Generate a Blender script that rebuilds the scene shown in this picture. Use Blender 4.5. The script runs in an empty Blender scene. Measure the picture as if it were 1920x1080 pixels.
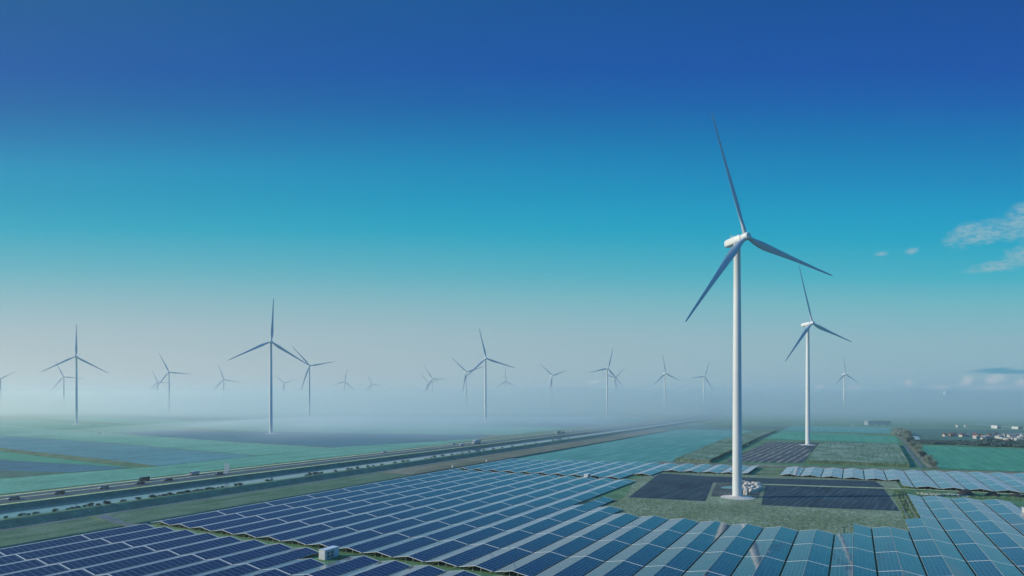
import bpy, bmesh, math, random
from mathutils import Vector, Matrix, noise
random.seed(7)
R = math.radians
scene = bpy.context.scene
COL = scene.collection

# ------------------------------------------------------------------ camera
CAM_H, FPX = 44.0, 1210.0                 # focal length in pixels of the 1920 px wide photograph
YAW = math.atan2(640, 1210)               # the rows of panels run along world +Y
CY, SY = math.cos(YAW), math.sin(YAW)
cam_d = bpy.data.cameras.new('camera'); cam = bpy.data.objects.new('camera', cam_d); COL.objects.link(cam)
cam.location = (0, 0, CAM_H); cam.rotation_euler = (R(90), 0, YAW)
cam_d.sensor_width = 36; cam_d.lens = 36 * FPX / 1920; cam_d.shift_y = 207 / 1920
cam_d.clip_start = 0.5; cam_d.clip_end = 60000
scene.camera = cam

def cf(X, Y):                              # right / forward of the camera -> world x, y
    return (X * CY - Y * SY, X * SY + Y * CY)
def w(px, py, z=0.0):                      # a point of the ground survey
    Y = FPX * (CAM_H - z) / (py - 747); return cf((px - 960) / FPX * Y, Y)

# ------------------------------------------------------------------ light
SUN_EL, SUN_AZ = R(22), R(31)              # shadows fall along +x turned by SUN_AZ
sdir = Vector((math.cos(SUN_AZ) * math.cos(SUN_EL), math.sin(SUN_AZ) * math.cos(SUN_EL), -math.sin(SUN_EL)))
sun_d = bpy.data.lights.new('sun', 'SUN'); sun = bpy.data.objects.new('sun', sun_d); COL.objects.link(sun)
sun_d.energy = 4.1; sun_d.angle = R(0.5); sun_d.color = (1.0, 0.89, 0.68)
sun.rotation_euler = sdir.to_track_quat('-Z', 'Y').to_euler()

world = bpy.data.worlds.new('World'); scene.world = world; world.use_nodes = True
def srgb(r, g, b):
    f = lambda c: (c / 255 / 12.92) if c <= 10 else ((c / 255 + .055) / 1.055) ** 2.4
    return (f(r), f(g), f(b), 1)
class NT:
    def __init__(s, t): s.t = t; s.t.nodes.clear()
    def n(s, ty, **k):
        x = s.t.nodes.new(ty)
        for a, b in k.items():
            if a.startswith('i_'): x.inputs[int(a[2:])].default_value = b
            else: setattr(x, a, b)
        return x
    def l(s, a, b): s.t.links.new(a, b)
    def m(s, op, a, b=None, c=None, clamp=False):
        x = s.t.nodes.new('ShaderNodeMath'); x.operation = op; x.use_clamp = clamp
        for i, v in enumerate((a, b, c)):
            if v is None: continue
            if isinstance(v, (int, float)): x.inputs[i].default_value = v
            else: s.l(v, x.inputs[i])
        return x.outputs[0]
    def mix(s, f, a, b, mode='MIX'):
        x = s.t.nodes.new('ShaderNodeMix'); x.data_type = 'RGBA'; x.blend_type = mode
        for i, v in ((0, f), (6, a), (7, b)):
            if isinstance(v, (int, float)): x.inputs[i].default_value = v
            elif isinstance(v, tuple): x.inputs[i].default_value = v
            else: s.l(v, x.inputs[i])
        return x.outputs[2]
    def ramp(s, f, stops, interp='LINEAR'):
        x = s.t.nodes.new('ShaderNodeValToRGB'); r = x.color_ramp; r.interpolation = interp
        while len(r.elements) < len(stops): r.elements.new(0.5)
        for e, (p, c) in zip(r.elements, stops): e.position = p; e.color = c
        s.l(f, x.inputs[0]); return x.outputs[0]
    def noise(s, vec, scale, detail=3, rough=.55):
        x = s.n('ShaderNodeTexNoise'); x.inputs['Scale'].default_value = scale
        x.inputs['Detail'].default_value = detail; x.inputs['Roughness'].default_value = rough
        if vec is not None: s.l(vec, x.inputs['Vector'])
        return x.outputs[0]
    def mapping(s, vec, loc=(0, 0, 0), rot=(0, 0, 0), sc=(1, 1, 1)):
        x = s.n('ShaderNodeMapping'); x.inputs[1].default_value = loc; x.inputs[2].default_value = rot; x.inputs[3].default_value = sc
        s.l(vec, x.inputs[0]); return x.outputs[0]

T = NT(world.node_tree)
tc = T.n('ShaderNodeTexCoord'); D = tc.outputs['Generated']
def dot(v, d):
    x = T.n('ShaderNodeVectorMath', operation='DOT_PRODUCT'); T.l(v, x.inputs[0]); x.inputs[1].default_value = d; return x.outputs['Value']
dz, dr, df = dot(D, (0, 0, 1)), dot(D, (CY, SY, 0)), dot(D, (-SY, CY, 0))
zz = T.m('MULTIPLY', T.m('DIVIDE', dz, T.m('MAXIMUM', df, 0.6)), 0.6, clamp=True)
el = lambda y: max(0.0, (747 - y) / FPX * 0.6)
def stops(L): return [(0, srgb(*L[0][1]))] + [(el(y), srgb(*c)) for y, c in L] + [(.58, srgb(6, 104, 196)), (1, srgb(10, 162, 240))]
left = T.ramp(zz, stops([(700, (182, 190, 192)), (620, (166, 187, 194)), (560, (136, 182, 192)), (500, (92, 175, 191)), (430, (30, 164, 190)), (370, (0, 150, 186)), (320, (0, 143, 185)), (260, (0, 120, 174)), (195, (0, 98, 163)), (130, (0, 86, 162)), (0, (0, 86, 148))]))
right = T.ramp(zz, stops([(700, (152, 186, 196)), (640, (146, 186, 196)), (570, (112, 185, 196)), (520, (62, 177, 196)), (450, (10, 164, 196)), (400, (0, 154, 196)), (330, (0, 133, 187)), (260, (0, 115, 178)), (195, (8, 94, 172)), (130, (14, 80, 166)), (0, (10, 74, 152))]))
side = T.m('MULTIPLY_ADD', dr, 0.85, 0.5, clamp=True)
skyc = T.mix(side, left, right)
# faint violet patch high up right of the middle
# clouds, fixed in the sky by direction
fpos = T.m('MAXIMUM', df, 0.02)
U = T.m('DIVIDE', dr, fpos); V = T.m('DIVIDE', dz, fpos)
uv = T.n('ShaderNodeCombineXYZ'); T.l(U, uv.inputs[0]); T.l(V, uv.inputs[1]); uv = uv.outputs[0]
def blob(px, py, rx, ry, rot=0.0):
    x0, y0 = (px - 960) / FPX, (747 - py) / FPX
    a = T.m('SUBTRACT', U, x0); b = T.m('SUBTRACT', V, y0)
    c, s = math.cos(R(rot)), math.sin(R(rot))
    p = T.m('ADD', T.m('MULTIPLY', a, c * FPX / rx), T.m('MULTIPLY', b, s * FPX / rx))
    q = T.m('ADD', T.m('MULTIPLY', a, -s * FPX / ry), T.m('MULTIPLY', b, c * FPX / ry))
    d = T.m('ADD', T.m('MULTIPLY', p, p), T.m('MULTIPLY', q, q))
    return T.m('SUBTRACT', 1.0, T.m('SQRT', d), clamp=True)
def addm(*ms):
    r = ms[0]
    for k in ms[1:]: r = T.m('MAXIMUM', r, k)
    return r
wisp = addm(blob(1925, 415, 110, 42, 14), blob(1808, 436, 58, 24, 24), blob(1868, 500, 85, 15, 10), blob(1915, 478, 62, 30, 25), blob(1930, 390, 60, 20, 12), blob(1850, 440, 90, 24, 16))
wisp2 = addm(blob(1653, 476, 20, 8, 8), blob(1709, 471, 24, 10, 12))
nz1 = T.noise(T.mapping(uv, rot=(0, 0, R(-18)), sc=(22, 62, 1)), 1.0, 8, .68)
nz1b = T.noise(T.mapping(uv, sc=(60, 80, 1)), 1.0, 4, .6)
nz1c = T.noise(T.mapping(uv, rot=(0, 0, R(-24)), sc=(70, 200, 1)), 1.0, 5, .7)
nn = T.m('ADD', T.m('ADD', T.m('MULTIPLY', nz1, .62), T.m('MULTIPLY', nz1b, .18)), T.m('MULTIPLY', nz1c, .2))
cl1 = T.m('MULTIPLY', T.m('SUBTRACT', T.m('ADD', T.m('MULTIPLY', wisp, 0.42), nn), 0.57, clamp=True), 4.2, clamp=True)
cl1 = T.m('MULTIPLY', cl1, T.m('MULTIPLY', wisp, 5.0, clamp=True))
cl1 = T.m('MULTIPLY', cl1, T.m('MULTIPLY_ADD', T.m('SUBTRACT', nz1c, .42), 4.0, .45, clamp=True))
cl2 = T.m('MULTIPLY', T.m('MULTIPLY', wisp2, 4.0, clamp=True), T.m('MULTIPLY', T.m('SUBTRACT', T.m('ADD', wisp2, T.m('MULTIPLY', nz1b, .7)), 0.62, clamp=True), 1.6, clamp=True))
cl = T.m('MULTIPLY', T.m('MAXIMUM', cl1, cl2), 0.72, clamp=True)
skyc = T.mix(cl, skyc, srgb(148, 184, 196))
nz2 = T.noise(T.mapping(uv, sc=(60, 110, 1)), 1.0, 6, .65)
cum = addm(blob(1812, 716, 24, 16, 30), blob(1866, 712, 34, 20, 12), blob(1916, 720, 24, 16, 0), blob(1765, 726, 36, 9, 0), blob(1704, 719, 16, 13, 0),
           blob(1600, 727, 26, 8, 0), blob(1537, 726, 18, 7, 0), blob(1860, 728, 100, 9, 0), blob(1115, 716, 16, 6, 0))
clc = T.m('MULTIPLY', T.m('MULTIPLY', cum, 4.0, clamp=True), T.m('MULTIPLY', T.m('SUBTRACT', T.m('ADD', T.m('MULTIPLY', cum, .6), nz2), 0.66, clamp=True), 3.2, clamp=True))
skyc = T.mix(T.m('MULTIPLY', clc, .9), skyc, srgb(214, 214, 214))
lens = addm(blob(1890, 697, 92, 6, 0), blob(1865, 694, 50, 6, 3))
skyc = T.mix(T.m('MULTIPLY', lens, 1.5, clamp=True), skyc, srgb(66, 150, 178))
nish = T.n('ShaderNodeTexSky', sky_type='NISHITA'); nish.sun_disc = False
nish.sun_elevation = SUN_EL; nish.sun_rotation = math.atan2(-math.cos(SUN_AZ), -math.sin(SUN_AZ)) % (2 * math.pi)
nish.dust_density = 0.6; nish.ozone_density = 3.0
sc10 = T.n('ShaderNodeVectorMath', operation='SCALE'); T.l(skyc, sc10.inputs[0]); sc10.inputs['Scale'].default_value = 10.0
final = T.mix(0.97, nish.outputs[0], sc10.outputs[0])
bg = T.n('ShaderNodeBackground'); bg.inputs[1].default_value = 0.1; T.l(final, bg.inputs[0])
ow = T.n('ShaderNodeOutputWorld'); T.l(bg.outputs[0], ow.inputs[0])

scene.view_settings.view_transform = 'Standard'; scene.view_settings.look = 'None'
scene.view_settings.exposure = 0.0; scene.view_settings.gamma = 1.0
scene.render.engine = 'CYCLES'
cy = scene.cycles
cy.volume_bounces = 5; cy.max_bounces = 8; cy.diffuse_bounces = 2; cy.glossy_bounces = 3; cy.transmission_bounces = 2
cy.caustics_reflective = False; cy.caustics_refractive = False

# ------------------------------------------------------------------ helpers
class MB:
    def __init__(s): s.v = []; s.f = []; s.mi = []
    def quad(s, pts, mi=0):
        b = len(s.v); s.v += [tuple(p) for p in pts]; s.f.append(tuple(range(b, b + len(pts)))); s.mi.append(mi)
    def hexa(s, c, mi=0):        # 8 corners: bottom 4 ccw, top 4 ccw
        b = len(s.v); s.v += [tuple(p) for p in c]
        for f in ((3, 2, 1, 0), (4, 5, 6, 7), (0, 1, 5, 4), (1, 2, 6, 5), (2, 3, 7, 6), (3, 0, 4, 7)):
            s.f.append(tuple(b + i for i in f)); s.mi.append(mi)
    def box(s, x0, x1, y0, y1, z0, z1, mi=0):
        s.hexa([(x0, y0, z0), (x1, y0, z0), (x1, y1, z0), (x0, y1, z0), (x0, y0, z1), (x1, y0, z1), (x1, y1, z1), (x0, y1, z1)], mi)
    def rings(s, rings, cap=True, mi=0):
        n = len(rings[0]); b = len(s.v)
        for r in rings: s.v += [tuple(p) for p in r]
        for i in range(len(rings) - 1):
            for j in range(n):
                k = (j + 1) % n
                s.f.append((b + i * n + j, b + i * n + k, b + (i + 1) * n + k, b + (i + 1) * n + j)); s.mi.append(mi)
        if cap:
            s.f.append(tuple(b + j for j in reversed(range(n)))); s.mi.append(mi)
            s.f.append(tuple(b + (len(rings) - 1) * n + j for j in range(n))); s.mi.append(mi)
    def lathe(s, prof, n=24, c=(0, 0, 0), axis='z', mi=0):
        rr = []
        for r, h in prof:
            ring = []
            for j in range(n):
                a = 2 * math.pi * j / n
                x, y = r * math.cos(a), r * math.sin(a)
                ring.append((c[0] + x, c[1] + y, c[2] + h) if axis == 'z' else (c[0] + h, c[1] + x, c[2] + y))
            rr.append(ring)
        s.rings(rr, True, mi)
    def mesh(s, name, mats, smooth=False, autos=None):
        me = bpy.data.meshes.new(name); me.from_pydata(s.v, [], s.f)
        for m in (mats if isinstance(mats, (list, tuple)) else [mats]): me.materials.append(m)
        for p, i in zip(me.polygons, s.mi): p.material_index = i
        if smooth:
            for p in me.polygons: p.use_smooth = True
        me.update()
        if smooth and autos:
            me.set_sharp_from_angle(angle=R(autos))
        return me
def link(name, me, parent=None, loc=(0, 0, 0), rot=(0, 0, 0), sc=(1, 1, 1)):
    o = bpy.data.objects.new(name, me); COL.objects.link(o); o.location = loc; o.rotation_euler = rot; o.scale = sc
    if parent: o.parent = parent
    return o
def tag(o, label=None, cat=None, group=None, kind=None):
    if label: o['label'] = label
    if cat: o['category'] = cat
    if group: o['group'] = group
    if kind: o['kind'] = kind
    return o
def thing(name, loc, label, cat, group=None, rz=0, sc=1):
    o = link(name, None, None, loc, (0, 0, rz), (sc, sc, sc)); return tag(o, label, cat, group)
ORD = ['first', 'second', 'third', 'fourth', 'fifth', 'sixth', 'seventh', 'eighth', 'ninth', 'tenth', 'eleventh', 'twelfth', 'thirteenth',
       'fourteenth', 'fifteenth', 'sixteenth', 'seventeenth', 'eighteenth', 'nineteenth', 'twentieth', 'twenty-first', 'twenty-second',
       'twenty-third', 'twenty-fourth', 'twenty-fifth', 'twenty-sixth', 'twenty-seventh', 'twenty-eighth']

def mat(name, base, rough=.6, metal=0.0, spec=.5, vary=0.0, vscale=1.0, bump=0.0):
    m = bpy.data.materials.new(name); m.use_nodes = True; t = NT(m.node_tree)
    p = t.n('ShaderNodeBsdfPrincipled'); o = t.n('ShaderNodeOutputMaterial'); t.l(p.outputs[0], o.inputs[0])
    p.inputs['Base Color'].default_value = (*base[:3], 1); p.inputs['Roughness'].default_value = rough
    p.inputs['Metallic'].default_value = metal; p.inputs['Specular IOR Level'].default_value = spec
    if vary:
        c = t.n('ShaderNodeTexCoord'); nz = t.noise(c.outputs['Object'], vscale, 5, .6)
        a = tuple(x * (1 - vary) for x in base[:3]) + (1,); b = tuple(min(1, x * (1 + vary)) for x in base[:3]) + (1,)
        t.l(t.ramp(nz, [(.3, a), (.7, b)]), p.inputs['Base Color'])
        if bump:
            bm_ = t.n('ShaderNodeBump'); bm_.inputs['Strength'].default_value = bump; t.l(nz, bm_.inputs['Height']); t.l(bm_.outputs[0], p.inputs['Normal'])
    m['nt'] = 1
    return m

def field_mat(name, cols0, scale=.05, row=None, rowdir=0.0, rowcol=None, fine=.8, rowamt=.5, rough=.9, spec=.15, stretch=1.0, wob=2.2, tone=(1.8, 2.5, 3.6), streak=.55, gw=(.45, .3, .25)):
    """ground cover: large patches x medium clumps x fine grain, with optional drill rows"""
    m = bpy.data.materials.new(name); m.use_nodes = True; t = NT(m.node_tree)
    p = t.n('ShaderNodeBsdfPrincipled'); o = t.n('ShaderNodeOutputMaterial'); t.l(p.outputs[0], o.inputs[0])
    p.inputs['Roughness'].default_value = rough; p.inputs['Specular IOR Level'].default_value = spec
    g = t.n('ShaderNodeNewGeometry').outputs['Position']
    gs = t.mapping(g, rot=(0, 0, -rowdir), sc=(1, stretch, 1)) if stretch != 1 else g
    n1 = t.noise(gs, scale, 4, .6); n2 = t.noise(gs, scale * 9, 3, .6); n3 = t.noise(g, fine, 2, .7)
    f = t.m('ADD', t.m('ADD', t.m('MULTIPLY', n1, gw[0]), t.m('MULTIPLY', n2, gw[1])), t.m('MULTIPLY', n3, gw[2]))
    cols = [(q[0] * tone[0], q[1] * tone[1], q[2] * tone[2]) for q in cols0]
    if rowcol: rowcol = (rowcol[0] * tone[0], rowcol[1] * tone[1], rowcol[2] * tone[2])
    st_ = t.noise(t.mapping(g, rot=(0, 0, -rowdir), sc=(.45, .012, 1)), 1.0, 4, .65)
    f = t.m('MULTIPLY_ADD', t.m('SUBTRACT', st_, .5), streak, f)
    k = len(cols) - 1
    c = t.ramp(f, [(.40 + .20 * i / k, (*q[:3], 1)) for i, q in enumerate(cols)])
    if row:
        x = t.mapping(g, rot=(0, 0, -rowdir))
        sx = t.n('ShaderNodeSeparateXYZ'); t.l(x, sx.inputs[0])
        wb = t.noise(t.mapping(x, sc=(.3, .02, 1)), 1.0, 3)
        ph = t.m('ADD', t.m('MULTIPLY', sx.outputs[0], 1 / row), t.m('MULTIPLY', wb, wob))
        fr = t.m('PINGPONG', ph, 0.5)
        brk = t.noise(t.mapping(x, sc=(.9, .05, 1)), 1.0, 3)
        msk = t.m('MULTIPLY', t.m('MULTIPLY', t.m('SUBTRACT', fr, .25), 4.0, clamp=True), t.m('MULTIPLY', t.m('SUBTRACT', brk, .35), 3.0, clamp=True))
        c = t.mix(t.m('MULTIPLY', msk, rowamt), c, (*rowcol[:3], 1))
    t.l(c, p.inputs['Base Color'])
    b = t.n('ShaderNodeBump'); b.inputs['Strength'].default_value = .6; b.inputs['Distance'].default_value = .35
    t.l(t.m('ADD', n3, n2), b.inputs['Height']); t.l(b.outputs[0], p.inputs['Normal'])
    return m

# ------------------------------------------------------------------ materials
M = {}
M['blade'] = mat('blade_coating', (.44, .52, .60), .45, vary=.04, vscale=.15)
M['white'] = mat('white_coating', (.65, .69, .71), .45, vary=.04, vscale=.15)
M['white_dim'] = mat('weathered_white', (.62, .62, .6), .55, vary=.12, vscale=.5)
M['concrete'] = mat('concrete', (.60, .56, .48), .9, vary=.18, vscale=.7, bump=.2)
M['alu'] = mat('aluminium', (.80, .78, .68), .6, .0, vary=.06, vscale=.8)
M['steel'] = mat('galvanised_steel', (.42, .44, .45), .45, .4, vary=.1, vscale=2)
M['under'] = mat('panel_backing', (.05, .05, .055), .7)
M['dark'] = mat('dark_grille', (.03, .04, .05), .6)
M['glass'] = mat('car_glass', (.015, .02, .025), .08, spec=.8)
M['rubber'] = mat('rubber', (.02, .02, .02), .8)
M['red'] = mat('red_paint', (.55, .05, .05), .5)
M['roof'] = mat('roof_tiles', (.16, .09, .07), .8, vary=.2, vscale=1)
M['roofgrey'] = mat('grey_roof', (.2, .21, .22), .8, vary=.2, vscale=1)
M['brick'] = mat('brick', (.3, .2, .15), .85, vary=.2, vscale=1)
M['wallwhite'] = mat('village_white_wall', (.42, .44, .43), .8, vary=.1, vscale=.6)
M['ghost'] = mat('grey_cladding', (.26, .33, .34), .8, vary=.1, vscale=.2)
M['render'] = mat('pale_render', (.5, .48, .42), .8, vary=.08, vscale=.6)
M['trunk'] = mat('bark', (.1, .08, .06), .9, vary=.3, vscale=3)

HW_ = 4.92 * 1.0215
def panel_mat(bright=1.0):
    m = bpy.data.materials.new('solar_glass'); m.use_nodes = True; t = NT(m.node_tree)
    o = t.n('ShaderNodeOutputMaterial'); dif = t.n('ShaderNodeBsdfDiffuse'); gl = t.n('ShaderNodeBsdfGlossy'); fr_ = t.n('ShaderNodeFresnel'); fr_.inputs[0].default_value = 1.62
    mx = t.n('ShaderNodeMixShader'); t.l(t.m('MULTIPLY', fr_.outputs[0], 1.0), mx.inputs[0]); t.l(dif.outputs[0], mx.inputs[1]); t.l(gl.outputs[0], mx.inputs[2])
    # pale sheen painted in at grazing view angles, lightening slopes seen edge-on
    lw = t.n('ShaderNodeLayerWeight'); lw.inputs[0].default_value = .5; graze_sheen = t.n('ShaderNodeBsdfDiffuse'); graze_sheen.inputs['Color'].default_value = (.52, .63, .66, 1)
    m2 = t.n('ShaderNodeMixShader'); t.l(t.m('MULTIPLY', t.m('POWER', lw.outputs['Facing'], 13.0), .9), m2.inputs[0]); t.l(mx.outputs[0], m2.inputs[1]); t.l(graze_sheen.outputs[0], m2.inputs[2]); t.l(m2.outputs[0], o.inputs[0])
    gl.inputs['Color'].default_value = (.93, .98, 1.0, 1)
    tc_ = t.n('ShaderNodeTexCoord').outputs['Object']
    s = t.n('ShaderNodeSeparateXYZ'); t.l(tc_, s.inputs[0]); X, Y = s.outputs[0], s.outputs[1]
    ax = t.m('ABSOLUTE', X)
    u = t.m('DIVIDE', t.m('SUBTRACT', ax, 0.06), 0.985); v = t.m('DIVIDE', Y, 1.69)
    fu = t.m('FRACT', u); fv = t.m('FRACT', v)
    def edge(f, wd): return t.m('LESS_THAN', t.m('SUBTRACT', .5, t.m('ABSOLUTE', t.m('SUBTRACT', f, .5))), wd)
    e = t.m('MAXIMUM', edge(fu, .022), edge(fv, .03))
    cells = t.m('MAXIMUM', edge(t.m('FRACT', t.m('MULTIPLY', u, 6)), .06), edge(t.m('FRACT', t.m('MULTIPLY', v, 10)), .06))
    cid = t.n('ShaderNodeCombineXYZ'); t.l(t.m('FLOOR', t.m('MULTIPLY', X, 1 / .985)), cid.inputs[0]); t.l(t.m('FLOOR', v), cid.inputs[1])
    oi = t.n('ShaderNodeObjectInfo'); t.l(t.m('MULTIPLY', oi.outputs['Random'], 97), cid.inputs[2])
    wn = t.n('ShaderNodeTexWhiteNoise', noise_dimensions='3D'); t.l(cid.outputs[0], wn.inputs['Vector'])
    c = t.ramp(wn.outputs['Value'], [(0, (.0, .007, .038, 1)), (1, (.0, .013, .058, 1))])
    c = t.mix(t.m('MULTIPLY', cells, .10), c, (.20, .26, .32, 1))
    c = t.mix(e, c, (.26, .30, .30, 1))
    ridge_glint = t.m('MULTIPLY', t.m('GREATER_THAN', X, -.12), t.m('LESS_THAN', X, 0.0))  # pale line along the ridge, painted in for the glancing slope's brightness
    c = t.mix(ridge_glint, c, (.62, .64, .60, 1))
    t.l(c, dif.inputs['Color'])
    t.l(t.m('MULTIPLY_ADD', t.m('MAXIMUM', e, ridge_glint), .2, .05), gl.inputs['Roughness'])
    # each module sits a hair off its neighbour's plane
    vs = t.n('ShaderNodeVectorMath', operation='SUBTRACT'); t.l(wn.outputs['Color'], vs.inputs[0]); vs.inputs[1].default_value = (.5, .5, .5)
    vm = t.n('ShaderNodeVectorMath', operation='MULTIPLY'); t.l(vs.outputs[0], vm.inputs[0]); vm.inputs[1].default_value = (.011, .006, 0)
    gn = t.n('ShaderNodeNewGeometry'); va = t.n('ShaderNodeVectorMath', operation='ADD'); t.l(gn.outputs['Normal'], va.inputs[0]); t.l(vm.outputs[0], va.inputs[1])
    vn = t.n('ShaderNodeVectorMath', operation='NORMALIZE'); t.l(va.outputs[0], vn.inputs[0]); t.l(vn.outputs[0], dif.inputs['Normal']); t.l(vn.outputs[0], gl.inputs['Normal']); t.l(vn.outputs[0], fr_.inputs['Normal'])
    return m
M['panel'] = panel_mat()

M['grass'] = field_mat('grass', [(.035, .060, .018), (.065, .095, .030), (.10, .12, .045)], .03, streak=0.0)
M['aisle'] = field_mat('aisle_grass', [(.05, .06, .03), (.09, .095, .04), (.16, .14, .075)], .08, fine=2.0, tone=(1.6, 2.2, 2.4), streak=0.0)
M['rough'] = field_mat('rough_dry_grass', [(.08, .088, .04), (.125, .108, .052), (.155, .135, .07), (.20, .168, .095), (.28, .235, .14)], .05, fine=.9, stretch=.6, rowdir=R(85), tone=(1.35, 1.9, 2.1), streak=0.0, gw=(.25, .2, .55))
M['bright'] = field_mat('beet_field', [(.045, .085, .028), (.07, .125, .04), (.10, .15, .055)], .02, row=3.2, rowdir=R(0), rowcol=(.04, .075, .03), rowamt=.35, tone=(2.1, 3.2, 6.4), gw=(.3, .3, .4))
M['green'] = field_mat('winter_wheat', [(.028, .085, .03), (.04, .11, .036), (.055, .13, .045)], .012, row=14, rowdir=R(-12), rowcol=(.028, .07, .03), rowamt=.5, tone=(2.1, 3.0, 5.2), gw=(.3, .3, .4))
M['teal'] = field_mat('short_crop', [(.035, .085, .04), (.05, .105, .05), (.075, .125, .06)], .012, row=16, rowdir=R(-8), rowcol=(.022, .052, .028), rowamt=.85, tone=(2.1, 3.2, 5.5), gw=(.3, .3, .4))
M['brown'] = field_mat('harvested_field', [(.07, .065, .05), (.095, .085, .062), (.125, .11, .08)], .02, row=5, rowdir=R(0), rowcol=(.06, .055, .045), rowamt=.5, tone=(1.2, 3.3, 4.4), gw=(.3, .3, .4))
M['soil'] = field_mat('ploughed_soil', [(.028, .024, .022), (.042, .036, .031), (.06, .05, .042)], .05, row=2.4, rowdir=R(-7), rowcol=(.17, .125, .09), rowamt=.75, tone=(.8, 1.6, 2.3), streak=.2)
M['soil2'] = field_mat('harrowed_soil', [(.045, .037, .033), (.06, .05, .043), (.075, .063, .052)], .03, tone=(.8, 1.5, 2.0), streak=.2)
M['soilfar'] = field_mat('dark_soil', [(.04, .037, .034), (.055, .05, .045), (.07, .062, .055)], .01, row=9, rowdir=R(-75), rowcol=(.04, .036, .034), rowamt=.5, tone=(1.15, 3.8, 5.0), gw=(.3, .3, .4))
M['dryveg'] = field_mat('dry_vegetation', [(.07, .07, .04), (.13, .105, .06), (.2, .15, .095)], .03, stretch=.2, tone=(1.5, 1.9, 2.2), streak=0.0)
M['stripe'] = field_mat('stubble_strips', [(.045, .07, .085), (.07, .095, .105), (.10, .125, .13)], .06, row=5.2, rowdir=R(-3), rowcol=(.62, .52, .36), rowamt=1.0, wob=.35, tone=(1, 1, 1), streak=.3)
M['bank'] = field_mat('bank_vegetation', [(.03, .05, .025), (.045, .07, .034), (.07, .095, .045)], .15, streak=0.0)
M['road'] = mat('asphalt', (.03, .075, .10), .85, vary=.15, vscale=.3)
M['path'] = field_mat('dirt_path', [(.10, .085, .07), (.14, .12, .10), (.19, .165, .135)], .1, tone=(1.0, 1.5, 1.9), streak=0.0)
M['yard'] = field_mat('yard_earth', [(.05, .042, .03), (.085, .07, .052), (.13, .11, .08)], .12, tone=(1.1, 1.6, 1.9), streak=0.0)
M['pave'] = mat('pale_concrete_road', (.75, .74, .68), .85, vary=.1, vscale=.1)
M['corn'] = field_mat('corn_crop', [(.06, .075, .028), (.105, .105, .045), (.19, .165, .09)], .05, row=1.8, rowdir=R(0), rowcol=(.07, .075, .035), rowamt=.5, fine=2.2, tone=(1.8, 2.6, 3.6), streak=.2)
M['mud'] = mat('black_soil_heap', (.022, .02, .019), .9, vary=.35, vscale=1.5, bump=.6)
M['leaf'] = mat('leaves', (.045, .10, .08), .8, vary=.45, vscale=.6)
M['leafdark'] = mat('dark_leaves', (.055, .10, .09), .85, vary=.5, vscale=.4)
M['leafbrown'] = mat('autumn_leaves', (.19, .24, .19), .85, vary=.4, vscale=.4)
M['tuft'] = mat('tuft_blades', (.13, .24, .12), .9, vary=.5, vscale=.5)

def water_mat():
    m = bpy.data.materials.new('water'); m.use_nodes = True; t = NT(m.node_tree)
    p = t.n('ShaderNodeBsdfPrincipled'); o = t.n('ShaderNodeOutputMaterial'); t.l(p.outputs[0], o.inputs[0])
    p.inputs['Base Color'].default_value = (.04, .12, .15, 1); p.inputs['Roughness'].default_value = .08; p.inputs['IOR'].default_value = 1.33
    g = t.n('ShaderNodeNewGeometry').outputs['Position']
    nz = t.noise(g, .9, 3, .6); b = t.n('ShaderNodeBump'); b.inputs['Strength'].default_value = .12; b.inputs['Distance'].default_value = .04
    t.l(nz, b.inputs['Height']); t.l(b.outputs[0], p.inputs['Normal']); return m
M['water'] = water_mat()

# ------------------------------------------------------------------ ground
FAR = 10000
prof = [(-FAR, 0), (-344, 0), (-342, -.9), (-340, -.9), (-337.5, .55), (-305.8, .6), (-301.8, -2.2), (-266, -2.2), (-261.2, 2.2), (-257.8, 2.2),
        (-252.6, 0), (-223.5, 0), (-221.5, -1.1), (-219.2, -1.1), (-217, 0), (FAR, 0)]
ys = [-3000] + list(range(-200, 1600, 25)) + [2000, 3000, 5000, FAR]
g = MB()
for y in ys:
    for x, z in prof: g.v.append((x, y, z))
n = len(prof)
for j in range(len(ys) - 1):
    for i in range(n - 1):
        g.f.append((j * n + i, j * n + i + 1, (j + 1) * n + i + 1, (j + 1) * n + i))
        x0 = prof[i][0]
        g.mi.append(1 if x0 in (-305.8, -301.8, -266, -257.8, -221.5, -223.5, -342, -344, -340) else 0)
tag(link('ground', g.mesh('ground', [M['grass'], M['bank']])), kind='structure')

lay = [0]
def patch(name, pts, m, z=None, kind='structure'):
    lay[0] += 1; z = .02 + .006 * lay[0] if z is None else z
    b = MB(); b.quad([(x, y, z) for x, y in pts]); return tag(link(name, b.mesh(name, m)), kind=kind)
def strip(name, x0, x1, y0, y1, m, z): return patch(name, [(x0, y0), (x1, y0), (x1, y1), (x0, y1)], m, z)
strip('water', -304, -263.5, -200, 6000, M['water'], -1.2)
strip('road', -322.3, -311, -200, 5000, M['road'], .66)
strip('road', -332.2, -324.6, -200, 5000, M['road'], .66)
def lines(name, xs, z, wd=.16, dash=None, y0=-200, y1=1400):
    b = MB()
    for x in xs:
        if dash:
            y = y0
            while y < y1: b.quad([(x - wd / 2, y, z), (x + wd / 2, y, z), (x + wd / 2, y + 3, z), (x - wd / 2, y + 3, z)]); y += 12
        else: b.quad([(x - wd / 2, y0, z), (x + wd / 2, y0, z), (x + wd / 2, y1, z), (x - wd / 2, y1, z)])
    return tag(link(name, b.mesh(name, M['render'])), kind='structure')
lines('road_marking', [-321.8, -311.5, -331.8, -325.0], .67, .2)
lines('road_marking', [-316.6, -328.4], .67, .2, dash=1)
M['verge'] = field_mat('pale_verge_grass', [(.28, .25, .09), (.38, .33, .13), (.48, .40, .18)], .1, tone=(1.5, 1.9, 2.4), streak=0.0)
strip('verge', -337.0, -333.2, -200, 1500, M['verge'], .60)
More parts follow.
